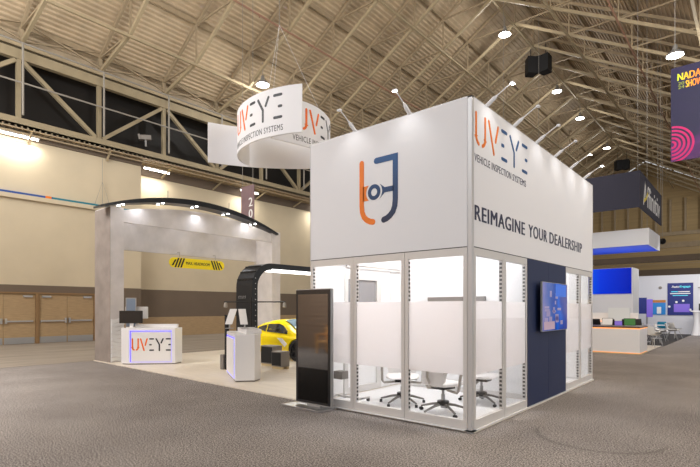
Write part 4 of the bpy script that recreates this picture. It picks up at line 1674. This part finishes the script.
laptop(-1.05, 14.25, .2, 'purple', 'laptop with violet picture on the far counter', s=.75)
laptop(-.72, 14.6, .3, 'green_screen', 'laptop with green picture on the far counter', s=1.1)
laptop(-.55, 15.08, .5, 'screen_glass', 'laptop with dark screen at the far corner of the counter', s=1.0)
laptop(-1.55, 14.6, -.1, 'white_panel', 'laptop with blank white screen on the far counter', s=1.1)


def bar_stool(x, y, lb):
    t = thing('bar_stool', lb, 'stool', (x, y, .02), math.pi, 'black stools behind the far counter')
    MB().lathe([(.2, 0), (.2, .015), (.03, .04)], 18).build('foot', 'brushed', t)
    MB().tube([(0, 0, .03), (0, 0, .76)], .025, 8).build('column', 'brushed', t)
    MB().cbox(-.19, .19, -.19, .19, .76, .82, .02).build('seat', 'black', t)
    MB().loft([[(-w, .16 + d, z), (w, .16 + d, z), (w, .19 + d, z), (-w, .19 + d, z)] for w, d, z in ((.16, 0, .8), (.19, .03, 1.0), (.15, .05, 1.2))]).build('backrest', 'black', t)


bar_stool(-2.3, 16.5, 'black stool behind the far counter, leftmost of the row')
bar_stool(-1.75, 16.5, 'black stool behind the far counter, middle of the row')
bar_stool(-1.2, 16.7, 'black stool behind the far counter, rightmost of the row')

fw = thing('poster_wall', 'long white partition wall of the far stand', 'wall', (-3.3, 31, 0))
MB().box(0, 9, 0, .12, 0, 3.8).build('panel', 'far_white', fw)
MB().lathe([(.0, -.03), (.1, -.02), (.1, 0)], 14, (1.4, -.0, 3.0), 'Y').build('round_fitting', 'grey_box', fw)
MB().box(3.4, 5.6, -.1, -.06, 2.94, 2.98).build('picture_rail', 'grey_box', fw)
ps = thing('poster', 'blue vertical poster with white and teal heading on the far white wall', 'poster', (-.82, 30.98, 1.22))
MB().box(-.68, .68, -.03, 0, 0, 2.06).build('board', 'poster_blue', ps)
m = MB()
PF = lambda a, b: plane_fn((a, -.031, b), (1, 0, 0), (0, 0, 1), (0, -1, 0))
put(m, text_geo('Auto', .42, .14, bold=.03), PF(-.46, 1.76))
m.box(-.54, .54, -.034, -.031, 1.36, 1.41)
m.box(-.1, .5, -.034, -.031, 1.48, 1.53)
m.build('lettering', 'white_panel', ps)
m = MB()
put(m, text_geo('Engage', .56, .17, bold=.03), PF(-.02, 1.73))
m.box(-.48, -.12, -.034, -.031, 1.48, 1.53)
m.box(-.4, .4, -.034, -.031, 1.24, 1.28)
m.build('teal_lettering', 'teal_glow', ps)
MB().cbox(-.34, .5, -.036, -.031, .2, .72, .002).build('picture', 'purple', ps)
m = MB()
for x, z in ((-.2, .84), (.16, .92), (-.58, .55), (.52, .35)):
    m.lathe([(.0, -.036), (.07, -.036), (.07, -.031)], 12, (x, 0, z), 'Y')
m.build('icons', 'white_panel', ps)

dp = thing('demo_screen', 'portrait blue and violet screen on a stand by the far wall', 'screen', (-2.3, 28.6, .02))
MB().box(-.42, .0, -.03, .03, 1.3, 2.3).build('display', 'poster_blue', dp)
MB().box(.0, .32, -.05, .01, 1.1, 2.2).build('side_display', 'purple', dp)
MB().box(-.05, .05, .03, .08, 0, 1.5).box(-.3, .3, -.2, .2, 0, .02).build('stand', 'brushed', dp)
dp = thing('picture_board', 'landscape picture board, orange above blue, on the far wall', 'board', (-1.96, 30.97, 1.25))
MB().box(-.36, .36, -.04, 0, 0, .78).build('blue_field', mat('board_blue', (30, 120, 190), .4, emit=.2), dp)
MB().box(-.36, .36, -.045, 0, .78, .95).build('orange_field', mat('board_orange', (190, 120, 50), .4), dp)
MB().cbox(-.12, .12, -.05, -.04, .06, .5, .002).build('pale_figure', 'white_panel', dp)


def shell_chair(x, y, rz, lb, m_='white_chair', s=1):
    t = thing('shell_chair', lb, 'chair', (x, y, .03), rz, 'shell chairs at the far tables')
    t.scale = (1.15, 1.15, 1.05)
    prof = [(-.22, .45, .19), (-.1, .43, .22), (.08, .43, .23), (.19, .48, .23), (.24, .6, .22), (.28, .8, .18)]
    vs, fs = [], []
    for off in (0, .015):
        for y_, z_, w_ in prof:
            for c in (-1, -.6, 0, .6, 1):
                vs.append((w_ * c, y_ - (.06 * c * c if z_ > .5 else 0), z_ + (.07 * c * c if z_ < .5 else 0) + off))
    n = 5
    N = n * len(prof)
    for r in range(len(prof) - 1):
        for c in range(n - 1):
            a = r * n + c
            fs += [(a, a + 1, a + n + 1, a + n), (N + a, N + a + n, N + a + n + 1, N + a + 1)]
    MB().add(vs, fs).build('shell', m_, t, smooth=True)
    for sx in (-1, 1):
        for sy in (-1, 1):
            MB().tube([(.1 * sx, .1 * sy, .43), (.22 * sx, .22 * sy, 0)], .012, 6).build('leg', 'brushed', t)


for x, y, rz, lb in ((-.5, 18.3, 2.6, 'white shell chair nearest the far counter'), (-.7, 20.2, 1.9, 'white shell chair at the near white table, aisle side'),
                     (-2.3, 21.0, -1.2, 'white shell chair at the near white table, inner side'), (-.75, 22.4, 1.5, 'white shell chair at the middle of the far tables, aisle side'),
                     (-.45, 23.8, 1.6, 'white shell chair at the far white table, aisle side'), (-.5, 25.4, 2.4, 'white shell chair farthest along the aisle edge'),
                     (-2.0, 23.6, -1.4, 'white shell chair at the far white table, inner side')):
    shell_chair(x, y, rz, lb)
shell_chair(-1.3, 27.2, math.pi, 'teal shell chair behind the white tables', 'teal')
for x, y, lb in ((-1.3, 21.2, 'round white table nearest the far counter'), (-1.25, 24.6, 'round white table deeper in the far stand')):
    t = thing('round_table', lb, 'table', (x, y, .03), 0, 'white tables of the far stand')
    MB().lathe([(.0, .70), (.56, .70), (.6, .715), (.6, .735), (0, .735)], 26).build('tabletop', 'white_gloss', t)
    MB().lathe([(.28, 0), (.28, .02), (.04, .04), (.03, .7)], 18).build('pedestal', 'white_gloss', t)
t = thing('display_pedestal', 'slim white pedestal with a dark monitor at the right edge of view', 'pedestal', (.1, 30.2, 0))
MB().lathe([(.3, 0), (.22, .3), (.14, .9), (.2, 1.4), (.24, 1.45)], 16).build('column', 'white_gloss', t, smooth=True)
MB().box(.1, .9, -.03, .03, 1.52, 1.95).build('monitor', 'black', t)
MB().box(-.3, .9, -.2, .2, 1.45, 1.52).build('shelf', 'white_gloss', t)

# lighting trusses and ducts above the far stands
for x0, x1, y, z, h, lb, m_ in ((-12, 12, 42, 5.6, .5, 'long dark beam crossing above the far stands', 'wall_brown'),
                            (-12, 12, 46, 5.9, .28, 'long pale duct crossing behind the dark beam', 'frame_white'),
                            (-12, 12, 56, 8.2, .5, 'higher tan beam crossing near the end wall', 'steel_tan')):
    o = MB().box(x0, x1, -.15, .15, 0, h).build('cross_beam', m_, loc=(0, y, z))
    tag(o, lb, 'beam')
t = thing('hanging_ball', 'small black ball lamp hanging right of the white header', 'lamp', (-2.5, 36.7, 6.7))
MB().lathe([(0, -.24), (.17, -.18), (.24, 0), (.17, .18), (0, .24)], 16).build('ball', 'black', t, smooth=True)
MB().tube([(0, 0, .2), (0, 0, zc(-2.5) + 2.35 - 6.7)], .01, 5).build('cable', 'cable', t)
light('far_stand_lamp', 'AREA', (-1, 23, 4.9), 190, size=4, size_y=8, rot=(0, 0, 0))
light('underside_fill', 'AREA', (-3.5, 26.2, 3.8), 38, size=4, size_y=3, aim=(-3.5, 26.2, 6))  # added fill from below to brighten the blue underside of the header
light('far_wall_lamp', 'AREA', (1, 27.5, 4.6), 90, size=4, size_y=.6, aim=(-.5, 31, 1.6))
light('far_counter_lamp', 'AREA', (-.5, 12.6, 4.6), 40, size=3, size_y=1, aim=(-1.5, 17, 1.2))

# ------------------------------------------------------------------ brown stand behind the camera, mirrored in the kiosk screen
lv = thing('slatted_partition', 'brown slatted partition mirrored in the kiosk screen', 'partition', (-10.5, -8.8, 0))
MB().box(-7, 7, -.1, 0, 0, 4.6).build('panel', 'louvre_brown', lv)
m = MB()
z = .15
while z < 4.5:
    m.box(-7, 7, 0, .03, z, z + .13)
    z += .2
m.build('slats', 'louvre_brown', lv)
ch = thing('wooden_armchair', 'light wooden slatted armchair mirrored in the kiosk screen', 'chair', (-9.4, -7.7, 0), math.pi)
MB().cbox(-.3, .3, -.28, .28, .38, .45, .01).build('seat', 'chair_wood', ch)
for sx in (-1, 1):
    MB().box(sx * .3 - .03, sx * .3 + .03, -.3, -.24, 0, .66).build('leg', 'chair_wood', ch)
    MB().box(sx * .3 - .03, sx * .3 + .03, .24, .3, 0, 1.0).build('leg', 'chair_wood', ch)
    MB().box(sx * .3 - .05, sx * .3 + .05, -.34, .28, .66, .70).build('armrest', 'chair_wood', ch)
m = MB()
for z in (.55, .7, .85):
    m.box(-.28, .28, .25, .29, z, z + .09)
m.build('backrest', 'chair_wood', ch)
